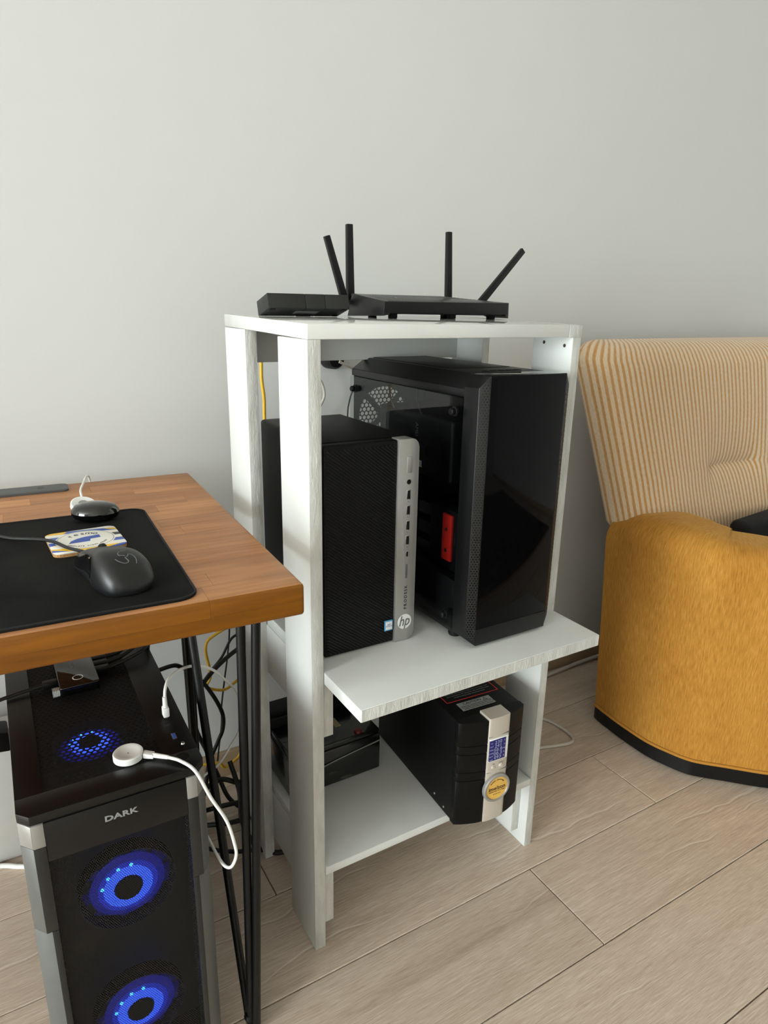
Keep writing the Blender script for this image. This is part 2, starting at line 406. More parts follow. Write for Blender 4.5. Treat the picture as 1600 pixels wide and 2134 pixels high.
def prism_bm(pts, z0, z1, bv=0.0, seg=2, bm=None, M4=None):
    b = bmesh.new()
    lo = [b.verts.new((x, y, z0)) for x, y in pts]; hi = [b.verts.new((x, y, z1)) for x, y in pts]
    n = len(pts)
    b.faces.new(lo[::-1]); b.faces.new(hi)
    for i in range(n): b.faces.new((lo[i], lo[(i + 1) % n], hi[(i + 1) % n], hi[i]))
    if bv: bmesh.ops.bevel(b, geom=b.edges[:], offset=bv, segments=seg, affect='EDGES', profile=0.5)
    if M4 is not None: bmesh.ops.transform(b, matrix=M4, verts=b.verts)
    if bm is None: return b
    me = bpy.data.meshes.new('t'); b.to_mesh(me); b.free(); bm.from_mesh(me); bpy.data.meshes.remove(me)
    return bm
def prism(name, pts, z0, z1, mat, parent=None, bv=0.0, seg=2, M4=None, **k):
    return link(name, from_bm(prism_bm(pts, z0, z1, bv, seg, None, M4), name, bv > 0), mat, parent, **k)
def hull(name, bottom, top, mat, parent=None, bv=0.0, **k):
    """solid between two loops of 3D points of equal length"""
    b = bmesh.new()
    lo = [b.verts.new(p) for p in bottom]; hi = [b.verts.new(p) for p in top]; n = len(lo)
    b.faces.new(lo[::-1]); b.faces.new(hi)
    for i in range(n): b.faces.new((lo[i], lo[(i + 1) % n], hi[(i + 1) % n], hi[i]))
    if bv: bmesh.ops.bevel(b, geom=b.edges[:], offset=bv, segments=2, affect='EDGES', profile=0.5)
    return link(name, from_bm(b, name, bv > 0), mat, parent, **k)
def circle_pts(cx, cy, rx, ry=None, n=32, a0=0.0):
    ry = rx if ry is None else ry
    return [(cx + rx * math.cos(a0 + 2 * PI * i / n), cy + ry * math.sin(a0 + 2 * PI * i / n)) for i in range(n)]
def rrect(cx, cy, w, h, r, n=5):
    pts = []
    for k, (sx, sy) in enumerate(((1, 1), (-1, 1), (-1, -1), (1, -1))):
        for i in range(n + 1):
            a = PI / 2 * (k + i / n)
            pts.append((cx + sx * (w / 2 - r) + r * math.cos(a), cy + sy * (h / 2 - r) + r * math.sin(a)))
    return pts
def spline(pts, sub=8):
    P = [Vector(p) for p in pts]; out = []
    for i in range(len(P) - 1):
        p0 = P[i - 1] if i else P[0] * 2 - P[1]
        p1, p2 = P[i], P[i + 1]
        p3 = P[i + 2] if i + 2 < len(P) else P[-1] * 2 - P[-2]
        for k in range(sub):
            t = k / sub
            out.append(0.5 * ((2 * p1) + (p2 - p0) * t + (2 * p0 - 5 * p1 + 4 * p2 - p3) * t * t + (3 * p1 - p0 - 3 * p2 + p3) * t ** 3))
    out.append(P[-1]); return out
def tube_bm(pts, r, n=10, sub=8, bm=None, smooth_path=True, r_end=None, cap=True):
    b = bm or bmesh.new()
    P = spline(pts, sub) if smooth_path and len(pts) > 2 else [Vector(p) for p in pts]
    t0 = (P[1] - P[0]).normalized()
    nrm = t0.orthogonal().normalized(); rings = []
    for i, p in enumerate(P):
        t = (P[min(i + 1, len(P) - 1)] - P[max(i - 1, 0)]).normalized()
        nrm = (nrm - t * nrm.dot(t))
        nrm = nrm.normalized() if nrm.length > 1e-6 else t.orthogonal().normalized()
        bn = t.cross(nrm)
        rr = r if r_end is None else r + (r_end - r) * i / (len(P) - 1)
        rings.append([b.verts.new(p + (nrm * math.cos(2 * PI * k / n) + bn * math.sin(2 * PI * k / n)) * rr) for k in range(n)])
    for a, c in zip(rings, rings[1:]):
        for k in range(n): b.faces.new((a[k], a[(k + 1) % n], c[(k + 1) % n], c[k]))
    if cap: b.faces.new(rings[0][::-1]); b.faces.new(rings[-1])
    return b
def tube(name, pts, r, mat, parent=None, n=10, sub=8, smooth_path=True, r_end=None, **k):
    return link(name, from_bm(tube_bm(pts, r, n, sub, None, smooth_path, r_end), name, True, 1.0), mat, parent, **k)
def lathe(name, prof, mat, parent=None, n=40, sx=1.0, sy=1.0, **k):
    b = bmesh.new(); rings = []
    for r, z in prof:
        if r < 1e-6: rings.append([b.verts.new((0, 0, z))])
        else: rings.append([b.verts.new((r * sx * math.cos(2 * PI * i / n), r * sy * math.sin(2 * PI * i / n), z)) for i in range(n)])
    for a, c in zip(rings, rings[1:]):
        for i in range(n):
            j = (i + 1) % n
            if len(a) == 1 and len(c) == 1: continue
            if len(a) == 1: b.faces.new((a[0], c[j], c[i]))
            elif len(c) == 1: b.faces.new((a[i], a[j], c[0]))
            else: b.faces.new((a[i], a[j], c[j], c[i]))
    return link(name, from_bm(b, name, True), mat, parent, **k)
def text(name, body, size, mat, parent, M4, depth=0.0003, align='CENTER', spacing=1.0, bold=0.0):
    cu = bpy.data.curves.new('t', 'FONT'); cu.body = body; cu.size = size; cu.extrude = depth
    cu.align_x = align; cu.align_y = 'CENTER'; cu.space_character = spacing; cu.resolution_u = 3; cu.offset = bold
    to = bpy.data.objects.new('t', cu); col.objects.link(to)
    bpy.context.view_layer.update()
    me = bpy.data.meshes.new_from_object(to.evaluated_get(bpy.context.evaluated_depsgraph_get()))
    bpy.data.objects.remove(to); bpy.data.curves.remove(cu)
    me.transform(M4); me.materials.clear()
    return link(name, me, mat, parent)
def frame(loc, right, upv):
    r = Vector(right).normalized(); u = Vector(upv).normalized(); n = r.cross(u)
    return Matrix(((r.x, u.x, n.x, loc[0]), (r.y, u.y, n.y, loc[1]), (r.z, u.z, n.z, loc[2]), (0, 0, 0, 1)))

# ================================================================== THE ROOM
RX0, RX1, RY0, RY1, RH = ROOM['x0'], ROOM['x1'], ROOM['y0'], ROOM['y1'], ROOM['h']
fl = box('floor', RX0 - .1, RX1 + .1, RY0 - .1, RY1 + .1, -0.06, -0.009, M['subfloor'], None, 0); fl['kind'] = 'structure'
PW = 0.1905
plank_cache = {}
def plank(x0, x1, y0):
    x0 = max(x0, RX0); x1 = min(x1, RX1); y1 = min(y0 + PW, RY1)
    if x1 - x0 < .02 or y1 - y0 < .01: return
    key = (round(x1 - x0, 3), round(y1 - y0, 4))
    if key not in plank_cache:
        w, d = key
        plank_cache[key] = from_bm(box_bm(-w / 2 + .0009, w / 2 - .0009, -d / 2 + .0009, d / 2 - .0009, -.009, 0, .0012, 1), 'plank')
    link('plank', plank_cache[key], M['floor'], fl, ((x0 + x1) / 2, (y0 + y1) / 2, 0))
rows = int((RY1 - RY0) / PW) + 2
LP = 1.38
row0 = 0.960
offs = {row0 - PW: 1.196, row0 - 2 * PW: 0.8165, row0: 1.74, row0 + PW: 0.62, row0 - 3 * PW: 0.25}
k = -32
while row0 + k * PW < RY1:
    y = row0 + k * PW
    if y + PW > RY0 + .02:
        j = None
        for yy, xx in offs.items():
            if abs(yy - y) < 1e-4: j = xx
        if j is None: j = random.uniform(0, LP)
        x = j - LP * math.ceil((j - RX0) / LP)
        while x < RX1:
            plank(x, x + LP, y); x += LP
    k += 1
def struct(o):
    o['kind'] = 'structure'; return o
wb_ = [(RX0 - .1, yw(RX0 - .1)), (RX1 + .1, yw(RX1 + .1)), (RX1 + .1, RY1 + .12), (RX0 - .1, RY1 + .12)]
struct(prism('wall_back', wb_, -.06, RH, M['wall']))
struct(box('wall_right', RX1, RX1 + .12, RY0, RY1, -.06, RH, M['wall'], None, 0))
struct(box('wall_front', RX0 - .1, RX1 + .1, RY0 - .12, RY0, -.06, RH, M['wall'], None, 0))
struct(box('ceiling', RX0 - .1, RX1 + .1, RY0 - .1, RY1 + .1, RH, RH + .1, M['ceiling'], None, 0))
bmw = bmesh.new()
for a in ((RY0, WIN['y0'], -.06, RH), (WIN['y1'], RY1, -.06, RH), (WIN['y0'], WIN['y1'], -.06, WIN['z0']), (WIN['y0'], WIN['y1'], WIN['z1'], RH)):
    box_bm(RX0 - .12, RX0, *a, 0, 2, bmw)
struct(link('wall_left', from_bm(bmw, 'wall_left'), M['wall']))
win = struct(bpy.data.objects.new('window_1', None)); col.objects.link(win); win.location = (RX0 - .06, (WIN['y0'] + WIN['y1']) / 2, WIN['z0'])
wy = (WIN['y1'] - WIN['y0']) / 2; wz = WIN['z1'] - WIN['z0']
for a in ((-wy, -wy + .06, 0, wz), (wy - .06, wy, 0, wz), (-wy, wy, 0, .06), (-wy, wy, wz - .06, wz), (-.04, .04, 0, wz)):
    box('window_frame', -.03, .03, a[0], a[1], a[2], a[3], M['white_plastic'], win, .003)
for a in ((-wy + .06, -.04), (.04, wy - .06)):
    box('pane', -.004, .004, a[0], a[1], .06, wz - .06, M['window_glass'], win, 0)
struct(prism('baseboard_back', [(RX0, yw(RX0) - .014), (RX1, yw(RX1) - .014), (RX1, yw(RX1)), (RX0, yw(RX0))], 0, .062, M['baseboard'], None, .002))
struct(box('baseboard_right', RX1 - .014, RX1, RY0, yw(RX1) - .014, 0, .062, M['baseboard'], None, .002))

# ================================================================== WHITE STAND
X0, XI, XRI, XR = .3742, .3932, .8462, .8632      # outer/inner faces of left and right planks
Y0, Y1 = .8182, 1.1475
TT = .0196
zf, zb = 1.0368, 1.0425                            # the home-made top rises slightly to the back
def ztop(y): return zf + (zb - zf) * (y - Y0) / (Y1 - Y0)
st = thing('white_stand', 'white painted home-made wooden stand holding two computer towers', 'stand', ((X0 + XR) / 2, (Y0 + Y1) / 2, 0))
SO = Vector(st.location)
def sbox(name, x0, x1, y0, y1, z0, z1, mat=None, bv=.0015, parent=None):
    return box(name, x0 - SO.x, x1 - SO.x, y0 - SO.y, y1 - SO.y, z0, z1, mat or M['white'], parent or st, bv)
def sloped(name, x0, x1, y0, y1, dz0, dz1, mat, bv=.0012):
    lo = [(x - SO.x, y - SO.y, ztop(y) + dz0) for x, y in ((x0, y0), (x1, y0), (x1, y1), (x0, y1))]
    hi = [(x - SO.x, y - SO.y, ztop(y) + dz1) for x, y in ((x0, y0), (x1, y0), (x1, y1), (x0, y1))]
    return hull(name, lo, hi, mat, st, bv)
tb = sloped('top_board', X0, .8358, Y0, Y1, -TT, 0, M['top'])
for sx in (.455, .80):
    lathe('screw_plug', [(0, -.0006), (.0035, -.0004), (.004, .0)], M['white'], tb, 16, loc=(sx - SO.x, Y0 - SO.y, zf - .010), rot=(PI / 2, 0, 0))
sloped('end_cap', .8366, .8645, Y0 - .0008, Y1, -TT - .0006, -.0004, M['edge'])
# legs: planks set edge-on, with brushed front edges
def leg(x0, x1, y0, y1, z1, inner):
    o = sbox('leg', x0, x1, y0 + .0006, y1, 0, z1)
    sbox('edge_strip', x0, x1, y0, y0 + .0012, 0.0005, z1, M['edge'], .0004, o)
    return o
leg(X0, XI, Y0, Y0 + .1005, ztop(Y0) - TT, 1)
leg(X0, XI, 1.0500, Y1, ztop(1.05) - TT, 1)
rl = leg(XRI, XR, Y0, Y0 + .0935, ztop(Y0) - TT, 0)
leg(XRI, XR, 1.0500, Y1, ztop(1.05) - TT, 0)
for py, pz in ((Y0 + .018, 1.003), (Y0 + .066, 1.006)):
    lathe('screw_hole', [(0, 0), (.0022, .0001), (.003, .0004)], M['subfloor'], rl, 14, loc=(XRI - .0002 - SO.x, py - SO.y, pz), rot=(0, -PI / 2, 0))
sbox('back_rail', XI, XRI, 1.130, 1.146, .963, ztop(1.13) - TT)
# middle shelf, pulled forward of the legs, notched round the right front leg
SZ, ST = .5312, .0202
pts = [(XI + .0015, .705), (.8585, .705), (.8585, Y0 - .0008), (XRI - .001, Y0 - .0008), (XRI - .001, 1.125), (XI + .0015, 1.125)]
ms = prism('middle_shelf', [(x - SO.x, y - SO.y) for x, y in pts], SZ - ST, SZ, M['white'], st, .0012)
prism('edge_strip', [(x - SO.x, y - SO.y) for x, y in ((XI + .003, .7042), (.857, .7042), (.857, .7055), (XI + .003, .7055))], SZ - ST + .001, SZ - .001, M['edge'], ms)
sbox('metal_bracket', .822, .8445, .815, .8168, .4995, .5085, M['plate'], .0008, ms)
LZ, LT = .168, .016
ls = sbox('lower_shelf', XI + .001, XRI - .001, .8172, Y1 - .002, LZ - LT, LZ)
for (nm, x0, x1, z0, z1, y0) in (('shelf_cleat', XI, .4118, .414, SZ - ST, .8245), ('shelf_cleat', XI, .4112, .045, LZ - LT, .8245),
                                 ('shelf_cleat', .8275, XRI, .028, LZ - LT, .842)):
    c = sbox(nm, x0, x1, y0, 1.14, z0, z1)
    sbox('edge_strip', x0, x1, y0 - .0008, y0 + .0004, z0 + .0008, z1 - .0005, M['edge'], .0003, c)
sbox('shelf_cleat', .835, XRI, Y0 + .093, 1.14, .43, SZ - ST)

# ================================================================== SMALL BLACK TOWER WITH SILVER STRIP
hp = thing('computer_tower', 'small black desktop tower with silver port strip on the middle shelf', 'computer', (.413, .850, SZ), math.radians(-.6))
HW, HD, HH = .160, .262, .3378
box('chassis', .001, HW - .001, .022, HD, .004, HH, M['black_matte'], hp, .006, 3)
for fx, fy in ((.02, .04), (.14, .04), (.02, .23), (.14, .23)):
    box('rubber_foot', fx - .01, fx + .01, fy - .01, fy + .01, 0, .0045, M['deep_black'], hp, .001)
bz = box('front_bezel', 0, HW - .0362, .004, .024, .002, HH - .001, M['black_matte'], hp, .003)
bmr = bmesh.new()
bw, bh = HW - .0362, HH - .012
u0, u1, w0, w1 = .004, bw - .003, .006, HH - .008
step = .0052
c = u0 + w0
while c < u1 + w1 + .1:
    # ridge along direction (1,-0.75): points (u,w) with w = c - 0.75*u
    f = lambda u: c - .75 * u
    seg = []
    lo = max(u0, (c - w1) / .75); hi = min(u1, (c - w0) / .75)
    if hi - lo > .004:
        d = Vector((1, 0, -.75)).normalized(); nn = Vector((.75, 0, 1)).normalized()
        a = Vector((lo, .004, f(lo))); b = Vector((hi, .004, f(hi)))
        vs = []
        for P in (a, b):
            vs.append([bmr.verts.new(P + nn * s + Vector((0, yy, 0))) for s, yy in ((-.0017, .001), (-.0010, -.0012), (.0010, -.0012), (.0017, .001))])
        for i in range(3): bmr.faces.new((vs[0][i], vs[0][i + 1], vs[1][i + 1], vs[1][i]))
        bmr.faces.new(vs[0][::-1]); bmr.faces.new(vs[1])
    c += step
link('diagonal_grille', from_bm(bmr, 'diagonal_grille'), M['black_plastic'], bz)
# silver strip, rounded right corners
sx0, sx1 = HW - .0362, HW
r = .013
sp = [(sx0, .001), (sx1 - r, .001)] + [(sx1 - r + r * math.sin(a), .001 + r - r * math.cos(a)) for a in [PI / 2 * i / 6 for i in range(1, 7)]] + \
     [(sx1 - r + r * math.cos(a), HH - r + r * math.sin(a)) for a in [PI / 2 * i / 6 for i in range(0, 7)]] + [(sx0, HH)]
Mx = Matrix(((1, 0, 0, 0), (0, 0, -1, .024), (0, 1, 0, 0), (0, 0, 0, 1)))
ss = prism('silver_strip', sp, 0, .024, M['silver'], hp, .0012, 2, Mx)
cxs = (sx0 + sx1) / 2 + .001
box('power_button', cxs - .0045, cxs + .0045, -.0012, .001, HH - .053, HH - .027, M['silver'], ss, .001)
def port(nm, z0, z1, w, mat=None):
    box(nm, cxs - w, cxs + w, -.0006, .001, z0, z1, M['steel'], ss, .0004)
    box('port_slot', cxs - w + .001, cxs + w - .001, -.0009, .0005, z0 + .001, z1 - .001, M['deep_black'], ss, .0002)
lathe('audio_jack', [(0, 0), (.0025, 0), (.0028, .0006), (.0036, .0006), (.004, 0)], M['deep_black'], ss, 20, loc=(cxs, -.0002, .2705), rot=(PI / 2, 0, 0))
for z in (.2425, .2175, .1925, .168):
    port('usb_port', z, z + .0155, .0033)
    text('port_symbol', '<-', .004, M['ink_grey'], ss, frame((cxs, -.0003, z - .004), (1, 0, 0), (0, 0, 1)), .0002)
port('usb_c_port', .1475, .1575, .0023)
box('disc_slot', cxs - .002, cxs + .002, -.0003, .001, HH - .227, HH - .203, M['grey_trim'], ss, .0002)
text('model_lettering', 'PRODESK', .0078, M['ink'], ss, frame((cxs, -.0002, .0775), (0, 0, 1), (-1, 0, 0)), .0003, 'CENTER', 1.35)
lg = lathe('logo_disc', [(0, .0010), (.0125, .0010), (.0131, .0004), (.0131, 0)], M['ink_white'], ss, 40, loc=(cxs - .0005, .0004, .0345), rot=(PI / 2, 0, 0))
sh = Matrix(((1, .28, 0, 0), (0, 1.25, 0, 0), (0, 0, 1, 0), (0, 0, 0, 1)))
text('logo_letters', 'hp', .0205, M['grey_trim'], ss, frame((cxs - .0005, -.0008, .0355), (1, 0, 0), (0, 0, 1)) @ sh, .0004)
stk = box('processor_sticker', sx0 - .0185, sx0 - .0035, .0005, .003, .0245, .0425, M['sky_blue'], hp, .0006)
box('sticker_field', sx0 - .0170, sx0 - .0048, .0001, .001, .0265, .0405, M['ink_white'], stk, .0003)
text('sticker_text', 'intel\nCORE i5', .0033, M['ink_blue'], stk, frame((sx0 - .011, -.0001, .0345), (1, 0, 0), (0, 0, 1)), .0001)

# ================================================================== LARGE TOWER WITH GLASS SIDE
gc = thing('computer_tower', 'large black tower with tinted glass side beside the small tower', 'computer', (.6247, .7675, SZ), math.radians(.4))
W, D, CX, CY, SD = .179, .392, .0148, .0090, .0435
zb0, HF, HB, HS, HT = .006, .4352, .418, .4135, .4352
for fx, fy in ((.02, .06), (W - .02, .06), (.02, D - .05), (W - .02, D - .05)):
    lathe('foot', [(0, 0), (.011, 0), (.012, .004), (.010, .0125), (0, .0125)], M['deep_black'], gc, 20, loc=(fx, fy, 0))
# front panel shell: gloss front, mesh chamfers, side strips
box('front_panel', CX, W - CX, 0, SD, zb0, HF, M['panel_gloss'], gc, .0008)
box('lower_lip', CX, W - CX, -.0008, .01, zb0 - .0004, zb0 + .028, M['case_black'], gc, .0006)
for s in (0, 1):
    X = (lambda x: x) if s == 0 else (lambda x: W - x)
    b = [(X(CX), 0.0, zb0), (X(0), CY, zb0 + .012), (X(0), SD, zb0 + .012), (X(CX), SD, zb0)]
    t = [(X(CX), 0.0, HF), (X(0), CY, HB), (X(0), SD, HS + .003), (X(CX), SD, HT)]
    hull('side_strip', b, t, M['case_black'], gc, .0006)
    # punched mesh sheet on the chamfer
    d = Vector((X(0) - X(CX), CY, 0)); L_ = d.length; ang = math.atan2(d.y, d.x)
    mm = bmesh.new()
    q = [(.002, zb0 + .006), (L_ - .001, zb0 + .017), (L_ - .001, HB - .004), (.002, HF - .006)]
    vs = [mm.verts.new((0, u, z)) for u, z in q]; mm.faces.new(vs)
    me = from_bm(mm, 'mesh_vent')
    nx = Vector((-d.y, d.x, 0)).normalized() * .0007 * (1 if s else 1)
    nrm = Vector((d.y, -d.x, 0)).normalized()
    if nrm.y > 0: nrm = -nrm
    o = link('mesh_vent', me, M['side_mesh'], gc, (X(CX) + nrm.x * .0009, nrm.y * .0009, 0), (0, 0, ang - PI / 2))
    o.modifiers.new('thick', 'SOLIDIFY').thickness = .0003
# top cover with bevelled long sides
lo = [(0, SD, HS), (W, SD, HS), (W, D, HS), (0, D, HS)]
hull('top_cover_base', [(x, y, HS - .012) for x, y, z in lo], lo, M['case_black'], gc, .0006)
bvx = .020
hull('top_cover', [(0, SD, HS), (W, SD, HS), (W, D, HS), (0, D, HS)],
     [(bvx, SD, HT), (W - bvx, SD, HT), (W - bvx, D - .016, HT), (bvx, D - .016, HT)], M['case_black'], gc, .0012)
box('top_vent', .030, W - .030, .115, D - .03, HT - .001, HT + .0012, M['black_plastic'], gc, .0006)
for i in range(5):
    box('control_button', .052 + i * .016, .063 + i * .016, .062, .070, HT - .001, HT + .0012, M['deep_black'], gc, .0008)
# chassis: floor, right side, rear, front bulkhead (open on the glass side)
box('chassis_floor', .004, W, SD, D, .012, .018, M['case_black'], gc, .001)
box('chassis_side', W - .004, W, SD, D, .018, HS - .012, M['case_black'], gc, .001)
box('bulkhead', .012, W - .004, SD, SD + .003, .018, HS - .012, M['deep_black'], gc, .0005)
M['rear'] = perforated('rear_vent_sheet', rgb(62, 64, 66), .0092, .0036, (0, 2), .5, 0, (.070, .323, .054, .013), True)
mr = bmesh.new(); vs = [mr.verts.new(p) for p in ((.004, 0, .018), (W - .004, 0, .018), (W - .004, 0, HS - .012), (.004, 0, HS - .012))]; mr.faces.new(vs)
rp = link('rear_panel', from_bm(mr, 'rear_panel'), M['rear'], gc, (0, D - .002, 0))
rp.modifiers.new('thick', 'SOLIDIFY').thickness = .0008
box('motherboard', W - .016, W - .012, .13, D - .012, .10, HS - .03, M['deep_black'], gc, .0004)
box('power_supply_shroud', .012, W - .006, SD + .004, D - .004, .018, .098, M['deep_black'], gc, .0015)
gp = box('graphics_card', .036, W - .016, .115, D - .045, .245, .352, M['deep_black'], gc, .006, 3)
text('card_lettering', 'AMD', .0115, M['ink_grey'], gp, frame((.0356, .218, .322), (0, 0, -1), (0, -1, 0)), .0002)
for wy_, wr in ((.155, .038), (.245, .038)):
    lathe('card_fan', [(0, .0), (.012, .0), (.012, .002), (wr, .001), (wr, 0)], M['deep_black'], gp, 28, loc=(.0358, wy_ + .02, .29), rot=(0, -PI / 2, 0))
dc = box('drive_cage', .031, W - .02, SD + .006, .160, .10, .205, M['deep_black'], gc, .001)
rd = box('drive_rail', .026, .0312, .0925, .1175, .117, .198, M['red'], dc, .0008)
for z in (.135, .172):
    lathe('rail_hole', [(0, 0), (.0025, .0), (.0034, .0005)], M['ink'], rd, 16, loc=(.0257, .105, z), rot=(0, -PI / 2, 0))
for z in (.20, .165, .13):
    box('hard_drive', .033, W - .03, .085, .20, z - .022, z, M['black_plastic'], dc, .001)
box('white_tag', .0345, .0355, .198, .216, .258, .270, M['ink_white'], gc, .0002)
for (cy, cz) in ((D - .09, .39), (D - .18, .395)):
    tube('internal_cable', [(.03, cy, cz), (.034, cy + .004, .37), (.04, cy - .006, .345)], .0018, M['black_cable'], gc, 8)
box('glass_panel', -.001, .0025, SD + .0015, D + .004, .016, HS - .0135, M['case_glass'], gc, 0)
for py, pz in ((SD + .017, .378), (SD + .017, .042), (D - .018, .378), (D - .018, .042)):
    lathe('thumb_screw', [(0, .011), (.004, .011), (.0055, .009), (.0055, .0035), (.0075, .003), (.0075, 0)], M['steel'] if pz < .1 and False else M['black_metal'], gc, 22, loc=(-.001, py, pz), rot=(0, -PI / 2, 0))

# ================================================================== BATTERIES AND UPS ON THE LOWER SHELF
bt = thing('battery', 'black stretch-wrapped battery block with a red terminal on the lower shelf', 'battery', (.409, .994, LZ))
BW, BD, BH = .193, .102, .092
box('battery_case', 0, BW, 0, BD, 0, BH - .012, M['wrap'], bt, .004, 3)
box('battery_lid', .002, BW - .002, .002, BD - .002, BH - .0125, BH, M['wrap'], bt, .003, 3)
lathe('red_terminal', [(0, .006), (.007, .005), (.008, 0)], M['dull_red'], bt, 20, loc=(.148, .012, BH - .001))
box('terminal_label', .115, .128, .045, .075, BH - .001, BH + .001, M['bronze'], bt, .0005)
tube('wrap_fold', [(.0, -.001, .028), (.06, -.0016, .048), (.12, -.0014, .058), (.19, -.001, .066)], .0012, M['label_grey'], bt, 6)
b2 = thing('battery', 'taller plain black battery behind the stretch-wrapped one on lower shelf', 'battery', (.409, 1.098, LZ))
box('battery_case', 0, .19, 0, .045, 0, .112, M['deep_black'], b2, .004, 3)
box('battery_lid', .002, .188, .002, .043, .1115, .125, M['deep_black'], b2, .003, 3)

up_ = thing('power_backup_unit', 'black uninterruptible power supply with silver display strip on the lower shelf', 'power supply', (.6364, .7923, LZ), math.radians(-3.46))
UW, UH, UB, UD = .1393, .2101, .0175, .30
box('housing', .0006, UW - .0006, .012, UD, .001, UH, M['black_matte'], up_, .0025)
def bulge(u): return -UB * (1 - ((u - UW / 2) / (UW / 2)) ** 2)
def bulge_panel(name, ua, ub, z0, z1, mat, off=0.0, inset=.0, n=10, rows_=None, parent=None):
    pts = [(ua + (ub - ua) * i / n, bulge(ua + (ub - ua) * i / n) + off) for i in range(n + 1)]
    pts += [(ub, .013), (ua, .013)]
    return prism(name, pts, z0, z1, mat, parent or up_, .0006, 1)
zs = [0, .0915, .1085, .1455, .1625, UH + .0]
for side in (0, 1):
    ua, ub = ((0, .0515) if side == 0 else (.0972, UW))
    for i in range(5):
        bulge_panel('front_band', ua, ub, zs[i] + (.0009 if i else 0), zs[i + 1] - .0002, M['black_matte'])
    bulge_panel('band_core', ua + .001, ub - .001, .001, UH - .001, M['deep_black'], .0014)
sp_ = bulge_panel('silver_panel', .0518, .0970, -.0005, UH + .004, M['beige_silver'], -.0016)
yb = bulge(UW / 2) - .0016
box('panel_seam', .0522, .0966, yb - .0003 + .0006, yb + .004, .1768, .1774, M['ink_grey'], sp_, 0)
box('panel_seam', .0522, .0966, yb - .0003 + .0006, yb + .004, .103, .1036, M['ink_grey'], sp_, 0)
box('display_bezel', .0535, .0935, yb - .0014, yb + .004, .127, .173, M['white_plastic'], sp_, .0012)
lc = box('display', .0535, .0880, yb - .0019, yb + .003, .1285, .1712, M['lcd'], sp_, .0008)
for i, (s) in enumerate(('230', '241', '50.0', '00.3', '093')):
    text('digits', s, .0092, M['lcd_ink'], lc, frame((.0715, yb - .0021, .1655 - i * .0078), (1, 0, 0), (0, 0, 1)), .0001, 'CENTER', 1.15)
for i, s in enumerate(('IN', 'OUT', 'FREQ', 'LOAD', 'BATT', 'LINE')):
    text('caption', s, .0034, M['lcd_ink'], lc, frame((.0575, yb - .0021, .1655 - i * .0068), (1, 0, 0), (0, 0, 1)), .0001)
for i, s in enumerate(('V', 'V', 'Hz', '%', '%')):
    text('unit', s, .0042, M['lcd_ink'], lc, frame((.0845, yb - .0021, .1655 - i * .0078), (1, 0, 0), (0, 0, 1)), .0001)
for bx, s in ((.0655, 'OFF'), (.0825, 'ON/TEST')):
    b_ = lathe('button', [(0, .0016), (.0032, .0014), (.0036, .0006), (.0046, .0010), (.0050, 0)], M['beige_silver'], sp_, 24, loc=(bx, yb + .0004, .1120), rot=(PI / 2, 0, 0))
    text('button_caption', s, .0028, M['ink_grey'], sp_, frame((bx, yb - .0002, .1195), (1, 0, 0), (0, 0, 1)), .0001)
bg = lathe('badge_ring', [(0, .002), (.0225, .002), (.0235, .0048), (.0265, .0050), (.0285, .0030), (.0285, -.002), (0, -.002)], M['silver'], up_, 48, loc=(UW / 2 + .004, yb - .0012, .0700), rot=(PI / 2, 0, 0))
lathe('badge_disc', [(0, .0036), (.0226, .0034), (.0226, .002)], M['gold'], bg, 40)
text('badge_name', 'imelson', .0118, M['ink'], bg, frame((0, .0005, .0037), (1, 0, 0), (0, 1, 0)), .0003)
text('badge_line', 'Uninterruptible Power Supply', .0029, M['ink'], bg, frame((0, -.0058, .0036), (1, 0, 0), (0, 1, 0)), .0002)
text('badge_line', '* * * * *', .005, M['ink'], bg, frame((0, -.0125, .0036), (1, 0, 0), (0, 1, 0)), .0002)
for i, ch in enumerate('ENERGY SOLUTIONS'):
    a = math.radians(140 - 100 * i / 15)
    text('badge_letter', ch, .0032, M['ink'], bg, frame((.0175 * math.cos(a), .0175 * math.sin(a), .0036), (math.sin(a), -math.cos(a), 0), (math.cos(a), math.sin(a), 0)), .0002) if ch != ' ' else None
cl = box('caution_label', .028, .098, .028, .052, UH, UH + .0004, M['label_grey'], up_, 0)
text('label_heading', 'CAUTION', .0085, M['ink'], cl, frame((.058, .0462, UH + .0006), (1, 0, 0), (0, 1, 0)), .0001)
prism('warning_triangle', [(.0805, .0425), (.0905, .0425), (.0855, .0505)], UH + .0004, UH + .0006, M['ink'], cl)
prism('triangle_field', [(.0822, .0434), (.0888, .0434), (.0855, .0487)], UH + .0006, UH + .0007, M['label_grey'], cl)
text('triangle_mark', '!', .0052, M['ink'], cl, frame((.0855, .0455, UH + .0009), (1, 0, 0), (0, 1, 0)), .0001)
for i, s in enumerate(('* Please don\'t touch the output terminal of unit.', '* Only qualified personnel may open the cover and', '  service, to avoid electric shock or fire hazard.')):
    text('label_text', s, .0034, M['ink'], cl, frame((.063, .0395 - i * .0043, UH + .0006), (1, 0, 0), (0, 1, 0)), .0001)
wl_ = box('warning_sheet', .014, .126, .060, .150, UH, UH + .0003, M['deep_black'], up_, 0)
for a in ((.014, .126, .060, .0610), (.014, .126, .149, .150), (.014, .015, .060, .150), (.125, .126, .060, .150)):
    box('red_border', a[0], a[1], a[2], a[3], UH + .0002, UH + .0006, M['ink_red'], wl_, 0)
text('warning_heading', 'WARNING!', .0095, M['ink_red'], wl_, frame((.070, .0915, UH + .0005), (1, 0, 0), (0, 1, 0)), .0001)
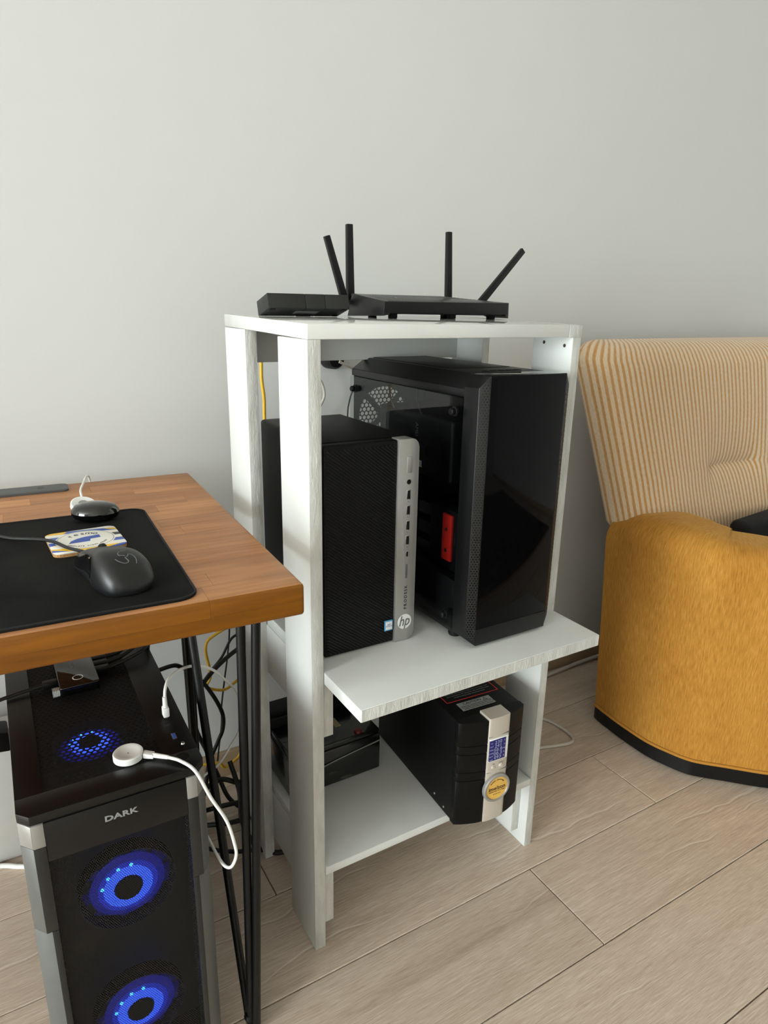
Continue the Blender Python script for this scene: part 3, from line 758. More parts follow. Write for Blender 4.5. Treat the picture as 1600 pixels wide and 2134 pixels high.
for i, s in enumerate(('Switch off and unplug the unit before moving it, and', 'let it cool down. Do not cover the ventilation holes', 'of the housing. Keep away from water.')):
    text('warning_text', s, .0044, M['ink_grey'], wl_, frame((.070, .0825 - i * .006, UH + .0005), (1, 0, 0), (0, 1, 0)), .0001)
for sy, sz_ in ((.035, .012), (.012 + .055, .018)):
    lathe('side_screw', [(0, .001), (.002, .0008), (.0024, 0)], M['steel'], up_, 12, loc=(.0006, sy, sz_), rot=(0, -PI / 2, 0))

# ================================================================== ROUTER AND MODEM ON THE STAND
rt_ = thing('router', 'flat black wireless router with four antennas on top of the stand', 'router', (.596, 1.0, ztop(1.02)), math.radians(-.5))
RW, RD = .262, .125
tz = lambda y: .0270 + (.0395 - .0270) * min(1, y / RD)
body_lo = [(.012, .010, .007), (RW - .004, .010, .006), (RW + .004, RD * .55, .006), (RW - .05, RD, .010), (.02, RD, .010), (-.012, RD * .80, .006)]
body_hi = [(.0, 0, tz(0)), (RW, 0, tz(0) + .0016), (RW - .012, RD * .50, tz(RD * .5) - .003), (RW - .062, RD, tz(RD)), (.002, RD, tz(RD)), (-.004, RD * .8, tz(RD * .8))]
hull('body', body_lo, body_hi, M['router'], rt_, .0012)
hull('front_face', [(.002, -.0006, .0085), (RW - .002, -.0006, .0085), (RW - .002, .012, .007), (.006, .012, .007)],
     [(.0, -.001, tz(0) - .0004), (RW - .001, -.001, tz(0) + .001), (RW - .002, .006, tz(0)), (.002, .006, tz(0))], M['black_plastic'], rt_, .0006)
hull('left_wing', [(-.001, 0, .004), (-.016, RD * .8, .0015), (-.004, RD * .8, .004), (.012, .002, .006)],
     [(.001, -.001, tz(0)), (-.006, RD * .82, tz(RD)), (.004, RD * .82, tz(RD)), (.014, .001, tz(0))], M['router'], rt_, .0006)
hull('right_wing', [(RW - .006, 0, .006), (RW + .006, .004, .0015), (RW + .004, RD * .5, .0015), (RW - .008, RD * .5, .006)],
     [(RW - .006, -.001, tz(0) + .0012), (RW + .001, -.001, tz(0) + .0018), (RW - .008, RD * .5, tz(RD * .45)), (RW - .016, RD * .5, tz(RD * .45))], M['router'], rt_, .0006)
bg_ = bmesh.new()
for i in range(34):
    u = .012 + (RW - .05) * i / 33
    y0_, y1_ = .006, RD * .86 - max(0, (u - .17)) * .9
    if y1_ - y0_ < .01: continue
    s = .0012
    v = [bg_.verts.new((u + dx + (y - y0_) * .25, y, tz(y) + dz)) for y in (y0_, y1_) for dx, dz in ((-s, 0), (0, .0009), (s, 0))]
    bg_.faces.new((v[0], v[1], v[4], v[3])); bg_.faces.new((v[1], v[2], v[5], v[4]))
M['rib'] = plain('satin_rib_plastic', rgb(30, 31, 31), 0.3)
link('top_ribs', from_bm(bg_, 'top_ribs'), M['rib'], rt_)
for i in range(5):
    box('status_light', RW - .040 + i * .006, RW - .037 + i * .006, .012, .0135, tz(.012) + .0004, tz(.012) + .0014, M['ink_white'], rt_, 0)
text('router_logo', '-', .016, M['ink_white'], rt_, frame((.055, .055, tz(.055) + .0012), (1, 0, 0), (0, 1, 0)), .0002)
for fx, fy, dz in ((.03, .022, 0), (RW - .11, .022, 0), (RW - .018, .026, 0), (.04, .11, .0013), (RW - .07, .1, .0013)):
    box('rubber_foot', fx - .006, fx + .006, fy - .006, fy + .006, dz, .0095, M['deep_black'], rt_, .001)
def antenna(bx, by, bz_, tx, ty, tz_, w, d):
    a, t = Vector((bx, by, bz_)), Vector((tx, ty, tz_)); L_ = (t - a).length
    ax = (t - a).normalized()
    o = hull('antenna', [(-w / 2, -d / 2, 0), (w / 2, -d / 2, 0), (w / 2, d / 2, 0), (-w / 2, d / 2, 0)],
             [(-w * .42, -d * .42, L_), (w * .42, -d * .42, L_), (w * .42, d * .42, L_), (-w * .42, d * .42, L_)], M['black_metal'], rt_, .0012)
    o.matrix_parent_inverse.identity()
    q = Vector((0, 0, 1)).rotation_difference(ax)
    o.location = a; o.rotation_euler = q.to_euler()
    h_ = lathe('hinge', [(0, -.004), (w * .62, -.004), (w * .62, .008), (0, .008)], M['deep_black'], o, 16)
    return o
antenna(-.017, .108, .026, -.052, .108, .131, .0125, .010)
antenna(.006, RD + .006, .020, .006, RD + .012, .1555, .0135, .011)
antenna(.2215, RD + .006, .020, .220, RD + .012, .1565, .0125, .011)
antenna(.250, .075, .022, .353, .075, .1275, .0135, .009)

a_ = math.radians(15.6)
MW, MD, MH = .1395, .0484, .0227
md = thing('modem', 'small dark grey modem box tilted up beside the router', 'modem', (.4035, 1.0666, ztop(1.0666)), math.radians(-.4))
cA, sA = math.cos(a_), math.sin(a_)
def mp(u, v, w): return (u, -v * cA + w * sA, v * sA + w * cA)
def mbox(name, u0, u1, v0, v1, w0, w1, mat, bv=.0008, parent=None):
    q = ((u0, v1), (u1, v1), (u1, v0), (u0, v0))
    return hull(name, [mp(u, v, w0) for u, v in q], [mp(u, v, w1) for u, v in q], mat, parent or md, bv)
for u0, u1 in ((0, .0622), (.0628, .0962), (.0968, MW)):
    mbox('shell_section', u0, u1, 0, MD, 0, MH, M['modem'])
mbox('shell_core', .001, MW - .001, .001, MD - .0006, .0006, MH - .0006, M['deep_black'], 0)
mbox('type_label', .052, .092, .016, .030, -.0003, .0002, M['label_grey'], 0)
for u in (.008, MW - .008):
    mbox('rubber_foot', u - .004, u + .004, MD - .010, MD - .003, -.0016, .0002, M['deep_black'], .0004)
    mbox('rubber_foot', u - .004, u + .004, .003, .010, -.0006, .0002, M['deep_black'], .0002)
sup = box('tilt_stand', .058, .082, -.020, -.012, 0, .0035, M['deep_black'], md, .001)

# ================================================================== WALL PLUG AND CABLES BEHIND THE STAND
wp = thing('wall_plug', 'round black mains plug on the wall behind the stand with a grey lead', 'plug', (.663, yw(.663), .950))
lathe('plug_body', [(0, .040), (.017, .038), (.021, .030), (.022, 0), (0, 0)], M['black_plastic'], wp, 28, rot=(PI / 2, 0, 0))
tube('lead', [(.004, -.038, -.004), (.022, -.034, -.012), (.045, -.026, -.021), (.065, -.024, -.033), (.075, -.024, -.075), (.05, -.024, -.15), (.04, -.024, -.3)], .0035, M['grey_cable'], wp)
tag(tube('grey_lead', [(.600, 1.30, .955), (.612, 1.30, .925), (.6275, 1.30, .900), (.632, 1.30, .876), (.622, 1.30, .855), (.600, 1.30, .82), (.57, 1.29, .6), (.56, 1.295, .3), (.565, 1.295, .006)], .0028, M['grey_cable']), 'thin grey lead curving down the wall behind the stand', 'cable')
tag(tube('black_lead', [(.735, 1.245, .96), (.7088, 1.28, .9099), (.6893, 1.28, .8855), (.6802, 1.28, .8606), (.677, 1.28, .828), (.672, 1.27, .7), (.67, 1.27, .5)], .0016, M['black_cable']), 'thin black wire hanging behind the glass-sided tower', 'cable')
tag(tube('network_cable', [(.474, 1.21, 1.03), (.4745, 1.245, 1.0), (.4753, 1.25, .952), (.4751, 1.25, .9214), (.4787, 1.25, .8847), (.4783, 1.25, .8457), (.478, 1.245, .75), (.474, 1.22, .62), (.470, 1.13, .60)], .0033, M['yellow']), 'yellow network cable hanging behind the small tower', 'cable')
tag(tube('floor_cable', [(.95, 1.20, .0042), (1.05, 1.19, .0042), (1.14, 1.17, .0042), (1.1967, 1.1308, .0042), (1.2095, 1.082, .0042), (1.2085, 1.048, .0042), (1.2015, 1.029, .0042), (1.1831, 1.021, .0042), (1.1512, 1.0276, .0042), (1.10, 1.045, .0042), (1.03, 1.08, .0042), (.95, 1.13, .0042)], .0042, M['grey_cable']), 'pale grey cable looped on the floor beside the stand', 'cable')
tag(tube('wall_cable', [(1.10, 1.285, .006), (1.30, 1.29, .007), (1.42, 1.294, .009), (1.48, 1.296, .011), (1.53, 1.296, .012), (1.62, 1.296, .012), (1.75, 1.296, .012)], .0055, M['grey_cable']), 'pale grey cable lying along the baseboard behind the armchair', 'cable')

# ================================================================== WOODEN DESK
TZ, TH, TD, TL = .750, .0398, .598, 1.30
dk = thing('desk', 'brown laminated wood desk with black hairpin legs in front of the wall', 'desk', (.2997, .6716, 0), math.radians(-2.8))
M['glue'] = plain('dark_glue_joint', rgb(58, 36, 20), 0.7)
core = box('desktop', -TL + .006, -.006, .006, TD - .006, TZ - TH + .002, TZ - .0012, M['glue'], dk, .001)
nrow = 15
rw = TD / nrow
random.seed(21)
def stave(x0, x1, y0, y1, z0, z1):
    b = box_bm(x0, x1, y0, y1, z0, z1)
    es = []; e2 = []
    for e in b.edges:
        m = (e.verts[0].co + e.verts[1].co) / 2
        onx = abs(m.x) < 1e-5; fy = abs(m.y) < 1e-5; byk = abs(m.y - TD) < 1e-5
        tz_ = abs(m.z - TZ) < 1e-5; bz_ = abs(m.z - TZ + TH) < 1e-5
        if (onx or fy or byk) and (tz_ or bz_) or (onx and (fy or byk)): es.append(e)
    if es: bmesh.ops.bevel(b, geom=es, offset=.0045, segments=3, affect='EDGES', profile=.5)
    c = Vector(((x0 + x1) / 2, (y0 + y1) / 2, (z0 + z1) / 2))
    bmesh.ops.recalc_face_normals(b, faces=b.faces)
    for f in b.faces:
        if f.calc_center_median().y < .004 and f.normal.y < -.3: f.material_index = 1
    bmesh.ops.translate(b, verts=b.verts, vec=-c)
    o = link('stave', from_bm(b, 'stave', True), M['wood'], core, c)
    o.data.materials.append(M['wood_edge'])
for r_ in range(nrow):
    x = 0.0; first = True
    zsplit = TZ - TH * .52
    while x > -TL + .03:
        ln = random.uniform(.11, .30) * (random.uniform(.3, 1) if first else 1); first = False
        xe = max(-TL, x - ln)
        if xe < -TL + .05: xe = -TL
        g = .00025
        if r_ == 0:
            stave(xe + g, x, 0, rw - g, zsplit + .0001, TZ)
        else:
            stave(xe + g, x, r_ * rw, (r_ + 1) * rw - (g if r_ < nrow - 1 else 0), TZ - TH, TZ)
        x = xe
x = 0.0
for ln in (.42, .46, .42):
    stave(x - ln + .0001, x, 0, rw - .0004, TZ - TH, TZ - TH * .52 - .0001); x -= ln
# hairpin legs (each a bent triple rod with a top plate)
Minv = Matrix.Rotation(math.radians(2.8), 3, 'Z')
def L2(x, y, z):
    v = Minv @ Vector((x - .2997, y - .6716, 0)); return (v.x, v.y, z)
RODR = .0062
def hairpin(rods, plate):
    lg_ = box('leg', *plate, TZ - TH - .004, TZ - TH, M['black_metal'], dk, .0008)
    for r_ in rods:
        tube('rod', r_, RODR, M['black_metal'], lg_, 14, 6, len(r_) > 2)
    return lg_
h1 = hairpin([[L2(.222, .935, .710), L2(.2333, .757, .010)],
              [L2(.2495, .757, .710), L2(.2345, .752, .008)],
              [L2(.2685, .752, .710), L2(.2395, .742, .008)],
              [L2(.2333, .757, .010), L2(.236, .748, .0064), L2(.2395, .742, .010)]],
             (-.115, -.025, .035, .27))
p = L2(.2345, .754, .02)
lathe('weld_bead', [(0, -.009), (.008, -.006), (.010, 0), (.008, .006), (0, .009)], M['black_metal'], h1, 16, loc=p)
hairpin([[L2(.284, 1.21, .710), L2(.287, 1.21, .0064)], [L2(.297, 1.212, .710), L2(.2915, 1.212, .0064)], [L2(.272, 1.13, .710), L2(.287, 1.205, .0064)]], (-.115, -.012, TD - .22, TD - .03))
for yy in (.055, TD - .06):
    hairpin([[(-TL + .06, yy, .71), (-TL + .075, yy, .0064)], [(-TL + .10, yy, .71), (-TL + .078, yy, .0064)], [(-TL + .07, yy + (.12 if yy < .3 else -.12), .71), (-TL + .076, yy, .0064)]], (-TL + .03, -TL + .13, min(yy, yy + (.14 if yy < .3 else -.14)) - .01, max(yy, yy + (.14 if yy < .3 else -.14)) + .01))

# things on the desk (world coordinates, desk top TZ)
dr = math.radians(-2.8)
mpad = thing('mouse_pad', 'black cloth mouse pad with stitched edge on the wooden desk', 'mouse pad', (.192, .8736, TZ), dr)
PWd, PDp = .80, .370
padp = rrect(-PWd / 2, 0, PWd, PDp, .022, 6)
prism('pad', padp, 0, .0028, M['pad'], mpad, .0008)
bs = bmesh.new()
ring = [(x, y, .0030) for x, y in rrect(-PWd / 2, 0, PWd - .002, PDp - .002, .021, 6)]
tube_bm(ring + [ring[0]], .0013, 6, 2, bs, False)
for i in range(len(ring)):
    pass
st_o = link('stitched_edge', from_bm(bs, 'stitched_edge', True), M['black_fabric'], mpad)
PZ = TZ + .0031
pl = thing('metal_plate', 'grey metal plate with a screw hole lying at the back of the desk', 'plate', (.1166, 1.246, TZ), dr)
prism('plate_body', rrect(-.20, 0, .40, .046, .010, 5), 0, .0035, M['plate'], pl, .0006)
lathe('screw_hole', [(0, .0), (.004, .0001), (.0046, .0004)], M['deep_black'], pl, 18, loc=(-.042, .003, .0034))

co = thing('coaster', 'cork backed coaster with blue and yellow printed waves under the mouse cable', 'coaster', (.1000, .9270, PZ), math.radians(2))
prism('cork_base', rrect(0, 0, .0885, .0885, .010, 5), 0, .0042, M['cork'], co, .0006)
prt = prism('printed_top', rrect(0, 0, .0885, .0885, .010, 5), .0042, .0052, M['coaster'], co, .0002)
for i, ch in enumerate('resmo'):
    a = math.radians(128 - 76 * i / 4)
    text('printed_letter', ch, .0135, M['ink'], prt, frame((.026 * math.cos(a), .026 * math.sin(a) - .001, .0053), (math.sin(a), -math.cos(a), 0), (math.cos(a), math.sin(a), 0)), .0001)
arc = [(-.021, -.008)] + [(-.021 + .021 * (1 - math.cos(t)), -.008 + .02 * math.sin(t)) for t in [PI / 2 * i / 8 for i in range(1, 9)]] + [(.004, .012), (.004, .004), (.018, .012), (.018, -.002), (.004, -.008)]
arc = [(-.022, -.010), (-.018, -.001), (-.010, .006), (0, .010), (.019, .012), (.019, .0), (.006, -.001), (.004, -.010)]
prism('printed_emblem', arc, .0052, .0053, M['ink_blue'], prt)
for i, ch in enumerate('COMPLETE CYBER ASSET'):
    if ch == ' ': continue
    a = math.radians(215 + 110 * i / 19)
    text('printed_letter', ch, .0042, M['ink'], prt, frame((.028 * math.cos(a), .028 * math.sin(a), .0053), (-math.sin(a), math.cos(a), 0), (-math.cos(a), -math.sin(a), 0)), .0001)

# computer mouse
ms_ = thing('computer_mouse', 'matte black ergonomic computer mouse on the mouse pad', 'mouse', (.1125, .7835, PZ), math.radians(9))
ms_.scale = (.96, .96, .96)
TW = [(0, .004), (.03, .0175), (.09, .0260), (.22, .0325), (.38, .0338), (.54, .0310), (.70, .0298), (.84, .0318), (.94, .0312), (1, .0285)]
TZH = [(0, .004), (.03, .0115), (.09, .0205), (.22, .0325), (.36, .0372), (.52, .0350), (.68, .0298), (.84, .0228), (.94, .0175), (1, .0130)]
def lerp_tab(tab, t):
    for (a0, v0), (a1, v1) in zip(tab, tab[1:]):
        if t <= a1:
            q = (t - a0) / (a1 - a0)
            i = tab.index((a0, v0))
            m0 = (v1 - tab[i - 1][1]) / (a1 - tab[i - 1][0]) if i else (v1 - v0) / (a1 - a0)
            m1 = (tab[i + 2][1] - v0) / (tab[i + 2][0] - a0) if i + 2 < len(tab) else (v1 - v0) / (a1 - a0)
            h = a1 - a0
            return (2 * q ** 3 - 3 * q * q + 1) * v0 + (q ** 3 - 2 * q * q + q) * h * m0 + (-2 * q ** 3 + 3 * q * q) * v1 + (q ** 3 - q * q) * h * m1
    return tab[-1][1]
ML = .127
def mouse_pt(t, ang, off=0.0):
    # ang 0 = right edge, 90 = top, 180 = left edge (degrees)
    ca, sa = math.cos(math.radians(ang)), math.sin(math.radians(ang))
    hw, hz = lerp_tab(TW, t), lerp_tab(TZH, t)
    x = hw * math.copysign(abs(ca) ** .62, ca); zz = hz * max(0, sa) ** .80
    pinch = math.exp(-((t - .62) / .20) ** 2) * math.exp(-((zz / max(hz, 1e-4) - .38) / .30) ** 2)
    x *= 1 - .13 * pinch
    zz -= x * .14 * max(0, sa)
    n = Vector((ca, 0, max(.15, sa))).normalized()
    return Vector((x, -ML / 2 + ML * t, .0042 + zz)) + n * off
def mouse_mesh():
    b = bmesh.new(); n = 44; m_ = 36; rings = []
    for i in range(n + 1):
        t = i / n
        ring = [b.verts.new(mouse_pt(t, 180 * k / m_)) for k in range(m_ + 1)]
        lw_ = lerp_tab(TW, t) * .95
        ring += [b.verts.new((-lw_, -ML / 2 + ML * t, .0014)), b.verts.new((lw_, -ML / 2 + ML * t, .0014))]
        rings.append(ring)
    mm = m_ + 3
    for a, c in zip(rings, rings[1:]):
        for k in range(mm): b.faces.new((a[k], a[(k + 1) % mm], c[(k + 1) % mm], c[k]))
    b.faces.new(rings[0][::-1]); b.faces.new(rings[-1])
    return from_bm(b, 'shell', True, 1.0)
def mouse_patch(t0, t1, a0, a1, off, n=14, m_=8):
    b = bmesh.new()
    g = [[b.verts.new(mouse_pt(t0 + (t1 - t0) * i / n, a0 + (a1 - a0) * k / m_, off)) for k in range(m_ + 1)] for i in range(n + 1)]
    h = [[b.verts.new(mouse_pt(t0 + (t1 - t0) * i / n, a0 + (a1 - a0) * k / m_, -.0012)) for k in range(m_ + 1)] for i in range(n + 1)]
    for i in range(n):
        for k in range(m_):
            b.faces.new((g[i][k], g[i + 1][k], g[i + 1][k + 1], g[i][k + 1])); b.faces.new((h[i][k], h[i][k + 1], h[i + 1][k + 1], h[i + 1][k]))
    for i in range(n):
        for k in (0, m_): b.faces.new((g[i][k], g[i + 1][k], h[i + 1][k], h[i][k]))
    for k in range(m_):
        for i in (0, n): b.faces.new((g[i][k], g[i][k + 1], h[i][k + 1], h[i][k]))
    return from_bm(b, 'patch', True, .8)
def mtop(x, y):
    t = (y + ML / 2) / ML; best = None
    for k in range(20, 161, 2):
        p_ = mouse_pt(t, k)
        if best is None or abs(p_.x - x) < abs(best.x - x): best = p_
    return best.z
M['mouse'] = plain('soft_touch_black', rgb(15, 16, 18), 0.40, var=0.05, bmp=0.04, bscale=1500)
shl = link('shell', mouse_mesh(), M['mouse'], ms_)
prism('base_plate', rrect(0, -.002, .058, .115, .022, 6), 0, .0016, M['deep_black'], ms_, .0004)
lathe('scroll_wheel', [(0, -.0035), (.0105, -.0035), (.0118, -.002), (.0118, .002), (.0105, .0035), (0, .0035)], M['deep_black'], ms_, 28, loc=(0, .040, mtop(0, .040) - .0075), rot=(0, PI / 2, 0))
box('wheel_recess', -.0062, .0062, .024, .060, mtop(0, .05) - .008, mtop(0, .05) - .0018, M['deep_black'], ms_, .001)
for s in (-1, 1):
    tube('seam_line', [(s * x_, y_, mtop(s * x_, y_) + .0001) for x_, y_ in ((.0068, .060), (.0072, .042), (.0072, .026), (.0065, .016))], .0004, M['deep_black'], ms_, 6)
link('thumb_panel', mouse_patch(.46, .93, 146, 176, .0006), M['gloss_black'], ms_)
for t0, t1 in ((.50, .655), (.665, .82)):
    link('thumb_button', mouse_patch(t0, t1, 138, 149, .0020), M['gloss_black'], ms_)
bl = bmesh.new()
for k in range(3):
    a = PI / 2 + 2 * PI * k / 3 + .3
    for off in (0, .0016):
        pts = []
        for j in range(11):
            q = j / 10
            rr = .0012 + .0118 * q
            aa = a + .9 * math.sin(q * PI * 1.25) + off * 60 * (1 - q)
            x_, y_ = rr * math.cos(aa) + .002, -.034 + rr * math.sin(aa)
            pts.append((x_, y_, mtop(x_, y_) + .00025))
        tube_bm(pts, .00050, 5, 3, bl)
link('snake_emblem', from_bm(bl, 'snake_emblem', True), M['ink_grey'], ms_)
tube('mouse_cable', [(-.006, .063, .012), (-.012, .080, .0125), (-.022, .118, .0095), (-.030, .158, .0085), (-.045, .190, .0055), (-.068, .222, .0028), (-.090, .262, .0026), (-.120, .29, .0026), (-.19, .31, .0026), (-.30, .33, .0026)], .0023, M['black_cable'], ms_, 10)

# glossy pebble device and white plug behind it
pb = thing('earbud_case', 'glossy black pebble-shaped case at the back of the mouse pad', 'case', (.1285, 1.0290, PZ), math.radians(-20))
lathe('lower_shell', [(0, 0), (.020, .0), (.0285, .004), (.0315, .0095), (.0318, .0118)], M['gloss_black'], pb, 44, 1.05, .78)
lathe('upper_lid', [(.0318, .0121), (.0310, .0160), (.0265, .0215), (.016, .0252), (0, .0265)], M['gloss_black'], pb, 44, 1.05, .78)
wc = thing('charging_puck', 'white round charger with a white lead at the back of the desk', 'charger', (.1205, 1.098, TZ), 0)
wc.scale = (.8, .8, .8)
lathe('puck', [(0, .0), (.021, .0), (.0235, .002), (.0235, .009), (.0215, .0105), (.016, .0100), (.013, .0090), (0, .0088)], M['white_plastic'], wc, 40, loc=(0, 0, .004), rot=(.45, .12, 0))
lathe('contact_disc', [(0, .0004), (.009, .0004), (.0095, 0)], M['silver'], wc, 28, loc=(0.001, -.0045, .0142), rot=(.45, .12, 0))
box('base_wedge', -.020, -.002, -.010, .016, 0, .008, M['white_plastic'], wc, .003)
tube('lead', [(.002, .012, .015), (.004, .045, .017), (.008, .085, .018), (.018, .125, .020), (.036, .205, .0165), (.044, .232, .008), (.047, .240, -.02), (.049, .241, -.10)], .0023, M['white_rubber'], wc)

# ================================================================== TOWER WITH BLUE FANS UNDER THE DESK
pc = thing('computer_tower', 'black tower with glowing blue front fans on the floor under the desk', 'computer', (-.0245, .7291, 0), math.radians(-1.0))
PWW, PDD = .2105, .425
CZ, PZT = .4975, .5095         # cap underside, top
a, b, i_ = .0125, .0155, .0130
top_plan = [(a, .002), (PWW - a, .002), (PWW, b), (PWW, PDD), (0, PDD), (0, b)]
low_plan = [(a, -.001), (PWW - a, -.001), (PWW, b - .002), (PWW, PDD), (0, PDD), (0, b - .002)]
# chassis walls (hollow, so that the fans shine through the mesh)
box('left_side_panel', 0, .0025, .045, PDD, .012, CZ, M['case_black'], pc, .0005)
box('right_side_panel', PWW - .0025, PWW, .045, PDD, .012, CZ, M['case_black'], pc, .0005)
box('rear_panel', .0025, PWW - .0025, PDD - .003, PDD, .012, CZ, M['case_black'], pc, .0005)
box('chassis_floor', 0, PWW, .01, PDD, .010, .016, M['case_black'], pc, .0005)
box('fan_bulkhead', .003, PWW - .003, .085, .088, .016, CZ, M['modem'], pc, 0)
for fx, fy in ((.025, .05), (PWW - .025, .05), (.025, PDD - .04), (PWW - .025, PDD - .04)):
    lathe('foot', [(0, 0), (.012, 0), (.013, .008), (.013, .0105), (0, .0105)], M['deep_black'], pc, 20, loc=(fx, fy, 0))
# top: frame around a punched panel
f0, f1, g0, g1 = .030, PWW - .045, .040, PDD - .02
for nm, pts in (('top_front_rim', [(a, .002), (PWW - a, .002), (PWW, b), (PWW, g0), (0, g0), (0, b)]),
                ('top_left_rim', [(0, g0), (f0, g0), (f0, PDD), (0, PDD)]), ('top_right_rim', [(f1, g0), (PWW, g0), (PWW, PDD), (f1, PDD)]),
                ('top_rear_rim', [(f0, g1), (f1, g1), (f1, PDD), (f0, PDD)])):
    prism(nm, pts, CZ, PZT, M['case_black'], pc, .0008)
mt = bmesh.new(); mt.faces.new([mt.verts.new((x, y, 0)) for x, y in ((f0, g0), (f1, g0), (f1, g1), (f0, g1))])
tp = link('top_mesh_panel', from_bm(mt, 'top_mesh_panel'), M['top_mesh'], pc, (0, 0, PZT - .003))
tp.modifiers.new('thick', 'SOLIDIFY').thickness = .0004
mt = bmesh.new(); mt.faces.new([mt.verts.new((x, y, 0)) for x, y in ((f0, g0), (f1, g0), (f1, g1), (f0, g1))])
tf = link('dust_filter', from_bm(mt, 'dust_filter'), M['dust_filter'], pc, (0, 0, PZT - .0008))
# front frame
FZ = .462
box('brand_fascia', a + i_, PWW - a - i_, .0005, .02, FZ - .018, CZ - .0005, M['case_black'], pc, .0008)
text('brand_lettering', 'DARK', .0100, M['label_grey'], pc, frame((.0865 + .0205, .0001, .4765), (1, 0, 0), (0, 0, 1)) @ Matrix.Scale(1.35, 4, (1, 0, 0)), .0004, 'CENTER', 1.05, .0003)
for s in (0, 1):
    X = (lambda x: x) if s == 0 else (lambda x: PWW - x)
    for (z0, z1, mi, mo, ex) in ((.4665, CZ, 'silver', 'silver', 0), (.345, .4662, 'dark_trim', 'grey_trim', 0), (.02, .3445, 'dark_trim', 'grey_trim', .006)):
        hull('inner_strip', [(X(a + ex), 0, z0), (X(a + i_), 0, z0), (X(a + i_), .03, z0), (X(a + ex), .03, z0)],
             [(X(a + ex), 0, z1), (X(a + i_), 0, z1), (X(a + i_), .03, z1), (X(a + ex), .03, z1)], M[mi], pc, .0006)
        hull('outer_strip', [(X(a + ex), 0, z0), (X(0), b, z0), (X(0), .046, z0), (X(a + ex), .03, z0)],
             [(X(a + ex), 0, z1), (X(0), b, z1), (X(0), .046, z1), (X(a + ex), .03, z1 - (.004 if ex else 0))], M[mo], pc, .0006)
mf = bmesh.new(); mf.faces.new([mf.verts.new((x, 0, z)) for x, z in ((a + i_, .022), (PWW - a - i_, .022), (PWW - a - i_, FZ - .018), (a + i_, FZ - .018))])
fm = link('front_mesh', from_bm(mf, 'front_mesh'), M['front_mesh'], pc, (0, .0035, 0))
fm.modifiers.new('thick', 'SOLIDIFY').thickness = .0003
box('lower_lip', a + i_, PWW - a - i_, .001, .02, .012, .0225, M['case_black'], pc, .0006)
def fan(cx, cy, cz, rot, name='fan'):
    fr = bmesh.new()
    n = 40
    for r0, r1, z0, z1 in ((.0585, .0600, 0, .022),):
        o_ = [fr.verts.new((r1 * math.cos(2 * PI * k / n), r1 * math.sin(2 * PI * k / n), z)) for z in (z0, z1) for k in range(n)]
        i__ = [fr.verts.new((r0 * math.cos(2 * PI * k / n), r0 * math.sin(2 * PI * k / n), z)) for z in (z0, z1) for k in range(n)]
        for k in range(n):
            j = (k + 1) % n
            fr.faces.new((o_[k], o_[j], o_[n + j], o_[n + k])); fr.faces.new((i__[k], i__[n + k], i__[n + j], i__[j]))
            fr.faces.new((o_[k], i__[k], i__[j], o_[j])); fr.faces.new((o_[n + k], o_[n + j], i__[n + j], i__[n + k]))
    f_ = link(name, from_bm(fr, name, True), M['modem'], pc, (cx, cy, cz), rot)
    hb = lathe('hub', [(0, .022), (.0165, .0215), (.018, .019), (.018, .004), (0, .004)], M['deep_black'], f_, 32)
    lathe('led_ring', [(.0184, .019), (.026, .0185), (.0308, .0168), (.028, .012), (.0184, .012)], M['led_ring'], f_, 40)
    lathe('glow_ring', [(.0310, .0165), (.034, .0162), (.0375, .0155), (.0310, .012)], M['glow_soft'], f_, 40)  # this ring and the next are painted glow, dimmer outward, no fan parts
    lathe('outer_glow_ring', [(.0377, .0155), (.042, .0145), (.0470, .012), (.0377, .010)], M['glow_faint'], f_, 40)
    bb = bmesh.new()
    for k in range(9):
        a0 = 2 * PI * k / 9
        q = [bb.verts.new((r_ * math.cos(a0 + da), r_ * math.sin(a0 + da), z)) for r_, da, z in ((.019, 0, .009), (.035, .12, .009), (.056, .30, .008), (.056, .75, .001), (.035, .55, .001), (.019, .45, .001))]
        bb.faces.new((q[0], q[1], q[4], q[5])); bb.faces.new((q[1], q[2], q[3], q[4]))
    bo = link('blades', from_bm(bb, 'blades', True), M['blade'], f_)
    bo.modifiers.new('thick', 'SOLIDIFY').thickness = .0012
    for k in range(4):
        aa = PI / 4 + .5 * k
        lathe('led', [(0, .0012), (.002, .001), (.0024, 0)], M['led_tip'], f_, 10, loc=(.0325 * math.cos(aa + .6), .0325 * math.sin(aa + .6), .0165))
    return f_
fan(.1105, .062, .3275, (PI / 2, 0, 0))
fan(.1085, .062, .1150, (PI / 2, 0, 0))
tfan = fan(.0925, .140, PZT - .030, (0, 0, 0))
tfan.scale = (.78, .78, .78)
for c_ in tfan.children:
    if c_.name.startswith('led_ring'): c_.data.materials[0] = M['led_bright']
# ports on the top right rim
box('usb_port', f1 + .021, f1 + .0265, .070, .084, PZT, PZT + .0004, M['steel'], pc, 0)
box('usb_tongue', f1 + .022, f1 + .0255, .072, .082, PZT + .0004, PZT + .0007, M['usb_blue'], pc, 0)
lathe('reset_button', [(0, .002), (.0022, .0018), (.003, 0)], M['steel'], pc, 16, loc=(f1 + .030, .056, PZT))
for yy in (.100, .112):
    lathe('audio_jack', [(0, .0004), (.0025, .0004), (.003, 0)], M['deep_black'], pc, 16, loc=(f1 + .0215, yy, PZT))
lathe('power_button', [(0, .0008), (.0085, .0008), (.009, 0)], M['black_plastic'], pc, 24, loc=(f1 + .023, .028, PZT))
